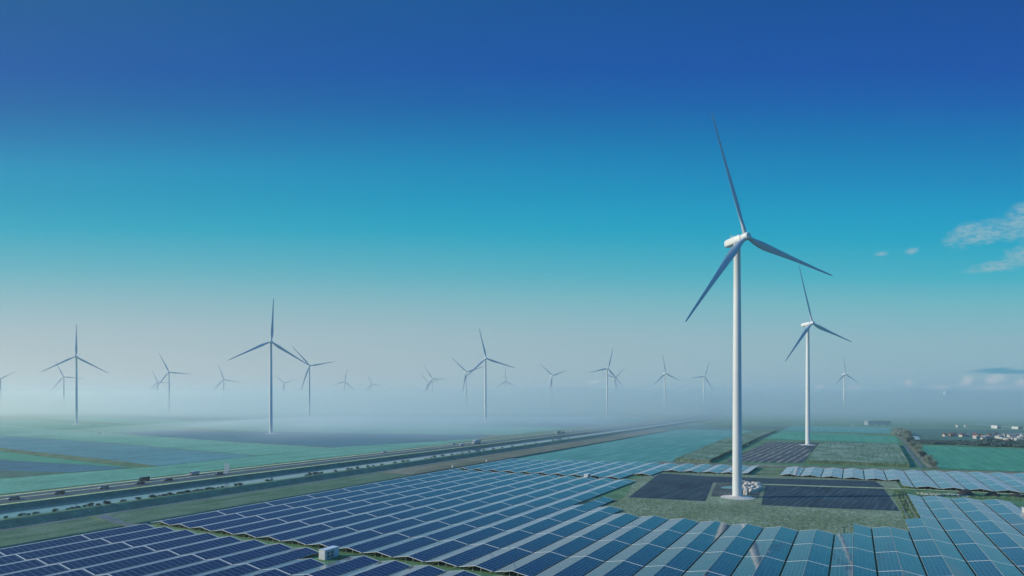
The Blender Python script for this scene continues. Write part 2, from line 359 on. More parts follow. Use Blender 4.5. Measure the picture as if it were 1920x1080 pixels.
strip('verge', -324.3, -322.7, -200, 1500, M['verge'], .66)
strip('verge', -308.6, -306.2, -200, 1500, M['verge'], .62)
strip('path', -252.4, -249.6, -200, 1200, M['path'], .03)
# crossing track from the path to the aisle between the two left solar blocks
patch('path', [(-251, 138), (-251, 146), (-236, 139), (-212, 137.5), (-90, 137), (-56, 137), (-56, 133.4), (-212, 133.4), (-232, 134)], M['aisle'])
patch('path', [(-250, 140), (-250, 144.5), (-228, 138.3), (-210, 136.6), (-206, 135), (-212, 134.4), (-230, 135.5)], M['path'])

# left of the road
patch('field', [(-345.5, -150), (-345.5, 520), (-362, 620), (-410, 430), (-401, 344), (-397, 262), (-413, 181), (-440, 60), (-470, -150)], M['bright'])
patch('field', [(-398, 262), (-403, 344), (-643, 376), (-900, 392), (-900, 330), (-643, 290), (-480, 274)], M['brown'])
patch('verge', [(-398, 258), (-399, 263), (-480, 275), (-643, 291), (-900, 331), (-900, 318), (-640, 278), (-480, 262)], M['aisle'])
patch('field', [(-402, 250), (-470, 256), (-640, 276), (-900, 316), (-900, 262), (-640, 246), (-520, 238)], M['green'])
patch('field', [(-404, 249), (-520, 237), (-640, 245), (-900, 260), (-900, 225), (-459, 202), (-411, 215)], M['soilfar'])
patch('field', [(-411, 213), (-459, 200), (-900, 222), (-900, 190), (-440, 172), (-414, 181)], M['bank'])
patch('field', [(-404, 346), (-643, 378), (-900, 394), (-1500, 520), (-1500, 600), (-830, 482), (-520, 440), (-411, 430)], M['bright'])
patch('verge', [(-409, 430), (-520, 440), (-560, 443), (-560, 448), (-520, 444.5), (-409, 434)], M['dryveg'])
patch('field', [(-409, 434), (-520, 445), (-600, 450), (-830, 486), (-830, 560), (-691, 592), (-560, 628), (-469, 640), (-362, 668), (-372, 560)], M['soilfar'])
patch('verge', [(-365, 600), (-352, 600), (-352, 668), (-358, 700), (-400, 668), (-372, 650)], M['dryveg'])
patch('field', [(-830, 560), (-830, 486), (-1500, 606), (-1500, 700), (-1000, 640), (-820, 600)], M['green'])
patch('field', [(-365, 672), (-470, 644), (-700, 594), (-1600, 770), (-1600, 900), (-1000, 800), (-360, 900)], M['bright'])
patch('field', [(-360, 910), (-1000, 805), (-1600, 910), (-1600, 1010), (-1000, 990), (-360, 1050)], M['soilfar'])
patch('field', [(-360, 1060), (-1000, 1000), (-1600, 1020), (-2600, 1300), (-2600, 1600), (-360, 1300)], M['teal'])
# between canal and the solar fields / ahead
patch('verge', [(-249, 300), (-223.8, 300), (-223.8, 900), (-249, 900)], M['dryveg'])
patch('verge', [(-249, -190), (-223.8, -190), (-223.8, 300), (-249, 300)], field_mat('mown_bank', [(.05, .075, .03), (.085, .10, .045), (.13, .12, .065)], .08, tone=(1.2, 1.9, 2.4)), .012)
patch('field', [(-216.5, 402), (-150, 414), (-111, 436), (-112, 470), (-119, 720), (-121, 925), (-218, 925)], M['teal'])
patch('field', [(-250, 930), (-90, 930), (-30, 930), (-30, 1100), (-250, 1100)], M['bank'])
patch('field', [(-86, 745), (40, 730), (42, 860), (-86, 930)], M['green'])
patch('field', [(-86, 935), (45, 935), (48, 1105), (-86, 1105)], M['teal'])
patch('verge', [(-119, 446), (-80, 450), (46, 470), (110, 486), (110, 468), (46, 452), (-80, 436), (-119, 430)], M['dryveg'])
patch('field', [(-79, 462), (-76, 705), (-48, 703), (-31, 590), (-30, 480)], M['stripe'])
patch('field', [(-48, 703), (-29, 702), (-29, 590), (-31, 590)], M['soil2'])
patch('field', [(49, 712), (47, 482), (160, 486), (300, 500), (300, 700), (130, 698)], M['green'])
patch('field', [(60, 790), (120, 790), (300, 760), (300, 1100), (66, 1100)], M['bank'])
patch('path', [(37.5, 482), (40, 482), (43.4, 700), (41, 700)], M['path'])
patch('verge', [(41.5, 482), (48, 482), (52, 940), (46, 940)], M['dryveg'])
# around the main turbine
patch('meadow', [(-100, 276), (-88, 262), (-99, 228), (-70, 215), (-5, 224), (18, 246), (22, 300), (20, 400), (-70, 388), (-101, 380), (-107, 330)], M['rough'])
patch('meadow', [(-102, 330), (-92, 288), (-89, 272), (-100, 256), (-106, 262), (-106, 330)], M['grass'])
patch('meadow', [(-52, 392), (-34, 392), (-33, 430), (-52, 432)], M['aisle'])
patch('field', [(-88, 276.5), (-100, 374), (-72, 372), (-42, 378), (10, 392), (14, 364), (-40, 352), (-55, 348), (-64.5, 346), (-55.5, 281)], M['soil'])
patch('field', [(-98, 352), (-99.6, 374), (-72, 372), (-42, 378), (10, 391), (13.6, 366), (-40, 353.5), (-64, 350)], M['soil2'])
patch('field', [(-39, 348), (13, 360), (16, 292), (-11, 286), (-33.5, 282)], M['soil'])
patch('path', [(-42, 349.6), (14, 362.4), (46, 366), (75, 369), (75, 371), (14, 364.6), (-42, 351.4)], M['verge'])
patch('yard', [(-62.5, 344.5), (-45, 347), (-40, 349), (-37, 300), (-56, 296), (-58.8, 312)], M['yard'])
patch('puddle', [(-57.5, 326), (-57.2, 331), (-55.5, 334.5), (-52, 336), (-51, 326), (-54, 325)], M['water'])
patch('ditch', [(17.2, 292), (19.6, 292), (20.6, 356), (18.2, 357)], M['mud'])
patch('railway', [(-330, 1085), (-105, 1106), (90, 1119), (420, 1142), (420, 1146), (90, 1123), (-105, 1110), (-330, 1089)], M['pave'], .3)
patch('road', [(180, 1330), (200, 1235), (222, 1160), (235, 1090), (240, 1090), (227, 1162), (206, 1237), (186, 1332)], M['pave'], .3)
patch('pond', [(57.5, 786), (60.5, 880), (66, 874), (62.5, 793)], M['water'], .4)

# ------------------------------------------------------------------ solar rows
KZ = 1.0215                                # survey heights: ridge 1.6 m
PER, HW, ZR, ZE = 10.36 * KZ, 4.92 * KZ, 1.62, .76
SEC = 22.1 * KZ
slab_cache = {}
def slab(side, L):
    key = (side, round(L, 1))
    if key in slab_cache: return slab_cache[key]
    b = MB(); x0, x1 = side * .06, side * HW
    zr, ze, th = ZR, ZE, .05
    gp = .22
    y0, y1 = gp, L - gp
    c = [(x0, y0, zr - th), (x1, y0, ze - th), (x1, y1, ze - th), (x0, y1, zr - th), (x0, y0, zr), (x1, y0, ze), (x1, y1, ze), (x0, y1, zr)]
    if side < 0: c = [c[1], c[0], c[3], c[2], c[5], c[4], c[7], c[6]]
    b.hexa(c)
    b.mi = [1, 0, 2, 2, 2, 2]
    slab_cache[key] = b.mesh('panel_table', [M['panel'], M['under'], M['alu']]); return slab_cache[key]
def strip_mesh(sides, wd=.42):
    wd *= .66; key = ('s', sides, wd)
    if key in slab_cache: return slab_cache[key]
    b = MB(); up = .02
    for side in sides:
        x0, x1 = side * .03, side * (HW + .03); a, e = ZR + up, ZE + up
        c = [(x0, -wd / 2, a - .09), (x1, -wd / 2, e - .09), (x1, wd / 2, e - .09), (x0, wd / 2, a - .09), (x0, -wd / 2, a), (x1, -wd / 2, e), (x1, wd / 2, e), (x0, wd / 2, a)]
        if side < 0: c = [c[1], c[0], c[3], c[2], c[5], c[4], c[7], c[6]]
        b.hexa(c)
    slab_cache[key] = b.mesh('end_rail', M['alu']); return slab_cache[key]
def leg_mesh(xo):
    key = ('l', xo)
    if key in slab_cache: return slab_cache[key]
    h = ZR - (ZR - ZE) * abs(xo) / HW - .1
    b = MB(); b.box(-.07, .07, -.05, .05, -.05, h); b.box(-.22, .22, -.03, .03, h - .12, h - .02)
    slab_cache[key] = b.mesh('leg', M['steel']); return slab_cache[key]
def beam_mesh(sides, L):
    b = MB()
    for s_ in sides:
        for xo in (1.2, 3.9):
            h = ZR - (ZR - ZE) * xo / HW - .07; x = s_ * xo
            b.box(x - .05, x + .05, .3, L - .3, h - .12, h)
    return b.mesh('support_beam', M['steel'])
def solar_row(k, y0, yl, yr, label, group, endleg=True):
    """one gabled row; yl / yr = far end of the left / right slope (None: that slope is absent)"""
    y0 *= KZ; yl = yl and yl * KZ; yr = yr and yr * KZ
    t = thing('solar_row', (k * PER, y0, 0), label, 'solar row', group)
    for side, ye in ((-1, yl), (1, yr)):
        if ye is None: continue
        y = y0
        while y < ye - 1.5:
            L = min(SEC, ye - y)
            if ye - y - L < 3: L = ye - y
            link('panel_table', slab(side, L), t, (0, y - y0, 0)); y += L
    ends = []
    sd = tuple(s for s, e in ((-1, yl), (1, yr)) if e is not None)
    ymin = min(e for e in (yl, yr) if e is not None); ymax = max(e for e in (yl, yr) if e is not None)
    y = y0
    first = True
    while y < ymax - 3:
        ss = tuple(s for s, e in ((-1, yl), (1, yr)) if e is not None and y < e - 3)
        link('end_rail', strip_mesh(ss, .42 if not first else .34), t, (0, y - y0 + (.1 if first else 0), 0)); y += SEC; first = False
    link('end_rail', strip_mesh(tuple(s for s, e in ((-1, yl), (1, yr)) if e == ymax), .3), t, (0, ymax - y0 - .1, 0))
    link('support_beam', beam_mesh(sd, ymax - y0), t)
    rows_y = [.8, 5.0, ymax - y0 - .8] if endleg else [.8]
    for yy in rows_y:
        for xo in (-3.9, -1.2, 1.2, 3.9):
            if (xo < 0 and yl is None) or (xo > 0 and yr is None): continue
            if yy > 10 and ((xo < 0 and yl < ymax) or (xo > 0 and yr < ymax)): continue
            link('leg', leg_mesh(xo), t, (xo, yy, 0))
    return t
# near-left block
G = 'solar rows of the nearest field at the lower left'
for i, k in enumerate(range(-20, -4)):
    ye = 132.3
    lab = f'solar row in the nearest field, {ORD[i]} from the canal side'
    if k == -12: ye, lab = 123.6, 'shortened solar row of the nearest field, stopping before the white transformer cabin'
    if k == -13: lab = 'solar row of the nearest field just canal side of the white cabin'
    solar_row(k, 112.1 - 22.1 * (2 if k < -10 else 2), ye, ye, lab, G)
# main block
G = 'solar rows of the large middle field'
for i, k in enumerate(range(-20, 9)):
    if k <= -10: l = r = 321.6
    elif k == -9: l, r = 237.5, 259.5
    elif k == -8: l = r = 237.5
    elif k <= -1: l = r = 225.6
    elif k == 0: l, r = 225.6, 242
    elif k == 1: l = r = 242
    elif k == 2: l, r = 264.5, 328
    elif k <= 5: l = r = 328
    elif k == 6: l, r = 314, 314
    else: l = r = 300
    if k == -20: lab = 'outermost solar row along the canal edge of the large middle field'
    elif k == -10: lab = 'last full-length solar row, its eave shading grass left of the ploughed plot'
    elif k == -9: lab = 'solar row ending in one lone half roof beside the grass corner'
    elif k == 2: lab = 'solar row stepped at its far end, right half running on towards soil heaps'
    elif k < -10: lab = f'full-length solar row of the middle field, {ORD[i]} from the canal'
    elif k < 2: lab = f'solar row ending at the dry grass before the big turbine, {ORD[k + 8]} from left'
    else: lab = f'solar row ending near the black soil heaps, {ORD[k - 3]} right of the stepped row'
    solar_row(k, 137.2, l, r, lab, G)
# far-left block
G = 'solar rows of the far field beyond the cross aisle'
for i, k in enumerate(range(-20, -4)):
    far = 395.5 + (k + 20) * 2.0
    near = 327.8 if k <= -11 else 373.5 + (k + 10) * 1.4
    if k == -10: near = 350
    lab = f'pale blue solar row of the far left field, {ORD[i]} from the canal'
    if k >= -9: lab = f'short solar row behind the ploughed plot, {ORD[k + 9]} counting towards the big tower'
    if k == -5: lab = 'lone half roof of solar panels right of the big tower, shading grass'
    solar_row(k, near, far, None if k == -5 else far, lab, G)
# far-right block
G = 'solar rows of the far field right of the big turbine'
for i, k in enumerate(range(-3, 11)):
    far = 428.5 + (k + 3) * 2.0
    if k <= 1: n_ = 385.0
    else: n_ = 361 + (k - 2) * .6
    if k == 2:
        solar_row(k, 361.5, None, far, 'longer half roof of solar panels at the step of the far right field', G)
        solar_row(k, 386.5, far, None, 'shorter half roof of solar panels at the step of the far right field', G)
        continue
    lab = f'short solar row behind the dark field, {ORD[k + 3]} right of the grass gap' if k < 2 else f'longer solar row behind the soil heaps, {ORD[k - 3]} after the far field step'
    solar_row(k, n_, far, far, lab, G)

# ------------------------------------------------------------------ wind turbines
def airfoil(ch, th, n=14):
    pts = []
    for j in range(n):
        a = 2 * math.pi * j / n
        x = math.cos(a); y = math.sin(a)
        sharp = 1 - .55 * max(0, -x) * (1 if th / ch < .6 else 0)
        pts.append((x * ch / 2 - .18 * ch * (1 if th / ch < .9 else 0), y * th / 2 * sharp))
    return pts
def blade_mesh():
    secs = [(0.6, 1.9, 1.9, 0), (2.2, 1.9, 1.85, 0), (5, 2.4, 1.5, 24), (8, 3.1, 1.05, 20), (11, 3.45, .85, 17), (15, 3.2, .68, 13), (20, 2.75, .52, 10), (27, 2.15, .40, 7),
            (34, 1.7, .30, 5), (41, 1.35, .24, 3), (47, 1.08, .18, 2), (52, .8, .12, 1), (54.6, .5, .08, 0), (55.2, .2, .04, 0)]
    b = MB(); rings = []
    for r, ch, th, tw in secs:
        c, s = math.cos(R(tw)), math.sin(R(tw)); off = .7 * (r / 54.0) ** 2
        rings.append([(x * c - y * s, x * s + y * c + off, r) for x, y in airfoil(ch, th)])
    b.rings(rings); return b.mesh('blade', M['blade'], True, 50)
def tower_mesh():
    b = MB(); b.lathe([(2.02, 0), (2.0, 12), (1.9, 35), (1.77, 62), (1.6, 88), (1.42, 110.6), (1.5, 110.7), (1.5, 111.3)], 40); return b.mesh('tower', M['white'], True, 40)
def nacelle_mesh():     # long axis +Y is the upwind side
    b = MB(); rr = []
    for y, wd, h0, h1 in [(-6.3, .9, .75, 2.4), (-6.0, 1.5, .25, 3.1), (-5.0, 1.75, .1, 3.35), (-1, 1.85, 0, 3.45), (2.4, 1.8, .05, 3.4), (3.1, 1.6, .25, 3.15)]:
        ring = []
        for j in range(20):
            a = 2 * math.pi * j / 20; ca, sa = math.cos(a), math.sin(a)
            e = .45
            x = math.copysign(abs(ca) ** e, ca) * wd; z = math.copysign(abs(sa) ** e, sa) * (h1 - h0) / 2 + (h0 + h1) / 2
            ring.append((x, y, z))
        rr.append(ring)
    b.rings(rr[::-1]); return b.mesh('nacelle', M['white'], True, 50)
def hub_mesh():
    b = MB(); prof_ = [(1.25, 3.15), (1.62, 3.3), (1.72, 4.2), (1.72, 5.6), (1.6, 6.3), (1.35, 6.75), (1.2, 6.8)]
    rr = [[(r * math.cos(2 * math.pi * j / 28), y, r * math.sin(2 * math.pi * j / 28)) for j in range(28)] for r, y in prof_]
    b.rings(rr[::-1]); return b.mesh('hub', M['white'], True, 30)
def antenna_mesh():
    b = MB(); b.lathe([(.16, 0), (.14, 1.6), (.05, 1.7)], 8); b.box(-.3, .3, -.08, .08, .3, .5); return b.mesh('antenna', M['white_dim'])
def found_mesh():
    b = MB(); b.lathe([(8.3, -.6), (8.2, .25), (7.9, .45), (2.6, 1.22), (2.6, 1.32)], 56); return b.mesh('foundation', M['concrete'], True, 20)
def rail_mesh():
    b = MB()
    for j in range(16):
        a = 2 * math.pi * j / 16; b.lathe([(.06, .3), (.06, 1.3)], 6, (7.7 * math.cos(a), 7.7 * math.sin(a), 0))
    return b.mesh('marker_post', M['steel'])
def door_mesh():
    b = MB(); b.box(-.5, .5, -.12, .12, 0, 2.2); return b.mesh('door', M['white_dim'])
TM = dict(blade=blade_mesh(), tower=tower_mesh(), nac=nacelle_mesh(), hub=hub_mesh(), ant=antenna_mesh(), found=found_mesh(), rail=rail_mesh(), door=door_mesh())
TILT = R(5.5)
NANG = R(-66) + YAW                # world heading the rotors face
def turbine(hx, hy, tip, label, D=None, full=False, turn=0.0, blade_sc=1.0):
    D = D or 70.3 * FPX / (747 - hy)
    X = (hx - 960) / FPX * D
    nd = NANG + turn
    hubw = cf(X, D); rz = nd - math.pi / 2
    ax = Vector((math.cos(nd), math.sin(nd), 0))
    base = (hubw[0] - ax.x * 5.0, hubw[1] - ax.y * 5.0)
    t = thing('wind_turbine', (base[0], base[1], -.3), label, 'wind turbine', 'wind turbines of the wind farm', rz)
    link('tower', TM['tower'], t, (0, 0, 1.3))
    link('foundation', TM['found'], t, (0, 0, 0))
    if full:
        link('marker_post', TM['rail'], t)
        link('door', TM['door'], t, (-2.12, 0, 1.45), (0, 0, R(90)))
    na = link('nacelle', TM['nac'], t, (0, 0, 112.55), (TILT, 0, 0))
    if D < 900:
        link('antenna', TM['ant'], na, (-.6, -2.6, 3.3)); link('antenna', TM['ant'], na, (.6, -2.6, 3.3))
    hz = (0, 0, 112.55 + 1.75)
    link('hub', TM['hub'], t, hz, (TILT, 0, 0))
    base_m = Matrix.Translation((base[0], base[1], -.3)) @ Matrix.Rotation(rz, 4, 'Z') @ Matrix.Translation(hz) @ Matrix.Rotation(TILT, 4, 'X') @ Matrix.Translation((0, 5.0, 0))
    def seen(p):
        X_, Y_ = p.x * CY + p.y * SY, -p.x * SY + p.y * CY
        return 960 + FPX * X_ / Y_, 747 - FPX * (p.z - CAM_H) / Y_
    want = math.atan2(tip[0] - hx, hy - tip[1]); best = (9, 0)
    for q in range(720):
        b_ = q * math.pi / 360; px_, py_ = seen(base_m @ Vector((55 * math.sin(b_), 0, 55 * math.cos(b_)))); hx_, hy_ = seen(base_m @ Vector((0, 0, 0)))
        e_ = abs((math.atan2(px_ - hx_, hy_ - py_) - want + math.pi) % (2 * math.pi) - math.pi)
        if e_ < best[0]: best = (e_, b_)
    for i in range(3):
        m_ = Matrix.Translation(hz) @ Matrix.Rotation(TILT, 4, 'X') @ Matrix.Translation((0, 5.0, 0)) @ Matrix.Rotation(best[1] + i * 2 * math.pi / 3, 4, 'Y')
        o = link('blade', TM['blade'], t); o.matrix_local = m_
    return t
turbine(1398.5, 445, (1331, 212), 'largest and nearest white wind turbine, towering over the solar rows on a round concrete base', D=281, full=True, turn=R(2.6))
turbine(1523, 606, (1497, 500), 'white wind turbine right of the nearest one, standing behind the striped stubble plot', D=603, full=True, turn=R(2))
turbine(508.5, 640.5, (512.5, 556), 'tallest wind turbine of the left half, standing on a dark field', full=True)
turbine(142, 668.5, (143.5, 606), 'wind turbine near the left edge with one blade straight up, foundation on pale grass')
turbine(911.5, 672, (898, 616), 'wind turbine standing clear in the middle, beyond the canal road lorries', turn=R(-8))
turbine(580.5, 685.8, (547.5, 649.3), 'wind turbine just right of the tall left one, its blade tip meeting the taller rotor')
turbine(316.6, 697.8, (298.8, 663.3), 'slender hazy turbine, taller of the overlapping pair left of the tall turbine')
turbine(295.3, 716, (283.8, 692.5), 'small faint turbine, lower of the overlapping pair left of the tall left turbine')
turbine(119, 706.5, (103, 677), 'faint turbine half behind the tower of the one near the left edge')
turbine(0.5, 710, (27.5, 697.5), 'faint turbine cut off by the left border, one blade reaching in')
turbine(419.3, 711.3, (412, 692), 'small faint turbine alone left of the tall left turbine')
turbine(533, 718.3, (514.5, 704), 'tiny faint turbine with V-spread blades just behind the tallest left turbine')
turbine(646.3, 715.5, (650.8, 691.5), 'small faint turbine with one blade up, first of two faint ones')
turbine(696.8, 720.3, (689.5, 701.8), 'small faint turbine second of two faint ones, tower lost in mist')
turbine(810.5, 710.5, (796.3, 686.8), 'faint turbine, taller of the overlapping pair left of the middle turbine')
turbine(803, 717.5, (788, 700.5), 'very faint turbine, lower of the overlapping pair left of the middle turbine')
turbine(874.5, 697.5, (847.5, 671.8), 'hazy turbine whose right blade crosses the rotor of the clear middle turbine')
turbine(948.6, 714.5, (947.3, 694), 'tiny ghostly turbine just right of the clear middle tower')
turbine(1035.6, 704.5, (1013, 682.8), 'lone hazy turbine with a spread V of blades right of the middle turbine')
turbine(1140.5, 691, (1149.8, 650.3), 'hazy turbine, larger one of the crossing pair right of the middle')
turbine(1153, 709.5, (1169.8, 691.8), 'hazy turbine, smaller one of the crossing pair, blades forming an X')
turbine(1248.2, 700, (1242.3, 664.8), 'hazy turbine with one blade up, left of the two before the biggest tower')
turbine(1321.7, 706.2, (1329.5, 679.3), 'hazy small turbine closest on the left to the biggest tower')
turbine(1585.8, 701.3, (1581.8, 667.8), 'pale distant turbine right of the second white turbine, above low clouds')

# ------------------------------------------------------------------ transformer cabins
def cabin(x0, y0, lx, ly, h, label, vents=True):
    t = thing('transformer_cabin', (x0, y0, 0), label, 'cabin', 'white transformer cabins')
    b = MB(); b.box(0, lx, 0, ly, .12, h - .06); link('body', b.mesh('body', M['white_dim']), t)
    b = MB(); b.box(-.06, lx + .06, -.06, ly + .06, h - .06, h + .06); link('roof', b.mesh('roof', M['white']), t)
    b = MB(); b.box(.1, lx - .1, .1, ly - .1, -.05, .12); link('base', b.mesh('base', M['concrete']), t)
    if vents:
        for yy in (ly * .16, ly * .42):
            for zz_ in (.45, 1.35):
                b = MB(); b.box(lx, lx + .035, yy, yy + 1.05, zz_, zz_ + .75)
                for q in range(5): b.box(lx + .035, lx + .06, yy, yy + 1.05, zz_ + .05 + q * .14, zz_ + .1 + q * .14, 1)
                link('vent', b.mesh('vent', [M['dark'], M['steel']]), t)
        for yy in (ly * .72, ly * .85):
            b = MB(); b.box(lx, lx + .03, yy, yy + .55, .4, 2.2); link('door', b.mesh('door', M['white']), t)
        for xx in (.2, lx * .52):
            b = MB(); b.box(xx, xx + .8, -.03, 0, .3, 2.2); b.box(xx + .62, xx + .7, -.06, -.03, 1.2, 1.3, 1); link('door', b.mesh('door', [M['white'], M['dark']]), t)
    return t
cabin(-128.9, 131.0, 2.2, 5.4, 2.7, 'white transformer cabin with dark vents standing in the aisle between the two nearest solar fields')
cabin(-129.6, 328.5, 2.3, 4.6, 2.8, 'small white transformer cabin at the far cross aisle, behind the middle solar field')
cabin(56.6, 302.5, 2.2, 4.8, 2.7, 'white transformer cabin cut off by the right border between solar rows')
for nm, px, py, h, lab in (('utility_post', 854.5, 877.5, 1.6, 'little white post at the canal-side corner where the middle and far solar fields meet'),
                           ('utility_post', 918, 866.5, 1.5, 'little white box post on the ditch beside the far left solar field')):
    x, y = w(px, py); b = MB(); b.box(-.35, .35, -.3, .3, -.1, h); b.box(-.42, .42, -.36, .36, h, h + .1)
    tag(link(nm, b.mesh(nm, M['white_dim']), None, (x - 2.5, y, 0)), lab, 'post')

# ------------------------------------------------------------------ road side sign, seen from behind
def sign():
    x, y = w(425, 891.5)
    t = thing('roadside_sign', (x, y, .6), 'white slatted roadside sign on slanted legs between highway and canal', 'sign', None, R(18))
    for i, xx in enumerate((-.95, -.2, .55, 1.3)):
        b = MB(); b.box(xx - .2, xx + .2, -.08, .08, 2.1, 6.3 if i else 5.6)
        if i == 0: b = MB(); b.box(xx - .24, xx + .24, -.1, .1, 1.9, 7.0)
        link('slat', b.mesh('slat', M['white']), t)
    b = MB()
    for z in (2.4, 4.1, 5.5): b.box(-1.1, 1.45, .09, .17, z, z + .22)
    link('crossbar', b.mesh('crossbar', M['white_dim']), t)
    for xx in (-.85, .15, 1.1):
        b = MB(); b.hexa([(xx - .9, -.9, -.1), (xx - .66, -.9, -.1), (xx - .66, -.7, -.1), (xx - .9, -.7, -.1), (xx - .12, -.1, 2.4), (xx + .12, -.1, 2.4), (xx + .12, .1, 2.4), (xx - .12, .1, 2.4)])
        link('leg', b.mesh('leg', M['white']), t)
        b = MB(); b.box(xx - .1, xx + .1, -.1, .1, -.1, 2.3); link('leg', b.mesh('leg', M['white']), t)
sign()

# ------------------------------------------------------------------ vehicles
def vehicle(x, y, z, rz, kind, col, label, group):
    t = thing(kind, (x, y, z), label, {'car': 'car', 'lorry': 'lorry', 'van': 'van'}[kind], group, rz)
    m = mat(kind + '_paint', col, .3, .1, spec=.6)
    def prism(prof2, wd, m_, name, inset=0.0, bev=.12):
        b = MB(); n_ = len(prof2)
        rr = [[(-wd / 2 + q, yy, zz_) for yy, zz_ in prof2] if e == 0 else None for e, q in ((0, 0),)]
        ringL = [(-wd / 2, yy, zz_) for yy, zz_ in prof2]; ringR = [(wd / 2, yy, zz_) for yy, zz_ in prof2]
        cyy = sum(p[0] for p in prof2) / n_; czz = sum(p[1] for p in prof2) / n_
        sh = lambda ring, xx: [(xx, cyy + (yy - cyy) * (1 - bev / 3), czz + (zz_ - czz) * (1 - bev)) for _, yy, zz_ in ring]
        b.rings([sh(ringL, -wd / 2), [(-wd / 2 + bev, yy, zz_) for _, yy, zz_ in ringL], [(wd / 2 - bev, yy, zz_) for _, yy, zz_ in ringR], sh(ringR, wd / 2)])
        return link(name, b.mesh(name, m_, False), t)
    def wheels(ypos, wd, r):
        for yy in ypos:
            for s_ in (-1, 1):
                b = MB(); b.lathe([(r * .6, -.12), (r, -.1), (r, .1), (r * .6, .12)], 16, (0, 0, 0), 'x')
                link('wheel', b.mesh('wheel', M['rubber']), t, (s_ * (wd / 2 - .1), yy, r))
    if kind == 'car':
        prism([(-2.2, .35), (2.2, .35), (2.25, .65), (2.1, .85), (1.1, .98), (-1.6, 1.02), (-2.2, .95), (-2.25, .6)], 1.8, m, 'body')
        prism([(-1.85, .98), (1.15, .95), (.35, 1.4), (-.1, 1.47), (-1.2, 1.45)], 1.6, M['glass'], 'window')
        prism([(-1.2, 1.43), (.3, 1.42), (-.1, 1.5), (-1.0, 1.5)], 1.35, m, 'roof', bev=.05)
        for s_ in (-1, 1):
            b = MB(); b.box(s_ * .6 - .2, s_ * .6 + .2, 2.16, 2.27, .62, .78); link('headlight', b.mesh('headlight', M['white']), t)
        wheels((-1.35, 1.4), 1.8, .33)
    elif kind == 'van':
        prism([(-2.6, .4), (2.5, .4), (2.6, .9), (2.3, 1.15), (1.7, 1.9), (1.4, 2.15), (-2.6, 2.2)], 2.0, m, 'body')
        prism([(1.72, 1.25), (2.32, 1.22), (1.85, 1.85), (1.62, 1.9)], 1.9, M['glass'], 'window', bev=.03)
        wheels((-1.7, 1.7), 2.0, .36)
    else:
        prism([(3.6, .7), (5.9, .7), (6.0, 1.8), (5.8, 3.0), (5.2, 3.2), (3.6, 3.2)], 2.5, M['white'], 'cab')
        prism([(5.75, 1.9), (6.03, 1.9), (5.9, 2.7), (5.6, 2.75)], 2.3, M['glass'], 'window', bev=.03)
        b = MB(); b.box(-6.2, 3.3, -0.0, 0.0, 0, 0)
        b = MB(); b.box(-1.28, 1.28, -6.4, 3.2, 1.1, 3.9); link('trailer', b.mesh('trailer', m), t)
        b = MB(); b.box(-.9, .9, -6.2, 5.2, .7, 1.08); link('chassis', b.mesh('chassis', M['dark']), t)
        wheels((-5.2, -4.0, -2.8, 2.4, 4.8), 2.4, .5)
    return t
GV = 'vehicles on the canal-side highway'
dk, gy, wh = (.03, .035, .04), (.2, .21, .22), (.75, .75, .74)
VS = [(20, 938.5, -320.2, 'car', gy, 'grey car on the highway nearest the left border'),
      (106, 925, -320.2, 'car', dk, 'dark car on the highway, second from the left border'),
      (189, 916.3, -320.2, 'car', (.35, .34, .33), 'light grey car on the highway, third from the left border'),
      (257, 908.4, -320.2, 'car', dk, 'dark car in the near lane, passing another dark car in the far lane'),
      (268, 901.7, -330, 'van', dk, 'dark van in the far lane, level with a dark car in the near lane'),
      (310, 901, -320.2, 'car', dk, 'dark car in the near lane, left of the van with a pale front'),
      (362, 890.5, -330, 'van', (.42, .42, .42), 'grey van in the far lane left of the white roadside sign'),
      (406, 891, -320.2, 'car', dk, 'dark car in the near lane immediately left of the white roadside sign')]
for px, py, x, kd, c_, lab in VS:
    yy = x * w(px, py, .6)[1] / w(px, py, .6)[0]
    # follow the sight line to the lane
    dx_, dy_ = cf((px - 960), FPX); yy = x / dx_ * dy_
    vehicle(x + (2.2 if x > -325 else 1), yy, .67, math.pi if x > -325 else math.pi, kd, c_, lab, GV)
for px, x, kd, c_, lab in ((865, -318, 'van', wh, 'boxy white van on the highway beside the far reach of the canal'),
                           (893, -318, 'lorry', (.38, .45, .5), 'lorry with white cab and grey trailer behind the boxy white van'),
                           (850, -330, 'car', wh, 'small white car in the far lane left of the white van'),
                           (600 + 120, -330, 'car', wh, 'tiny white car in the far lane between roadside sign and lorries'),
                           (1046, -318, 'lorry', (.12, .18, .2), 'dark lorry far down the highway in the haze'),
                           (1056, -318, 'van', dk, 'dark van right behind the hazy dark lorry'),
                           (1072, -318, 'van', wh, 'white van farthest down the highway in the haze')):
    dx_, dy_ = cf((px - 960), FPX); vehicle(x, x / dx_ * dy_, .67, math.pi, kd, c_, lab, GV)

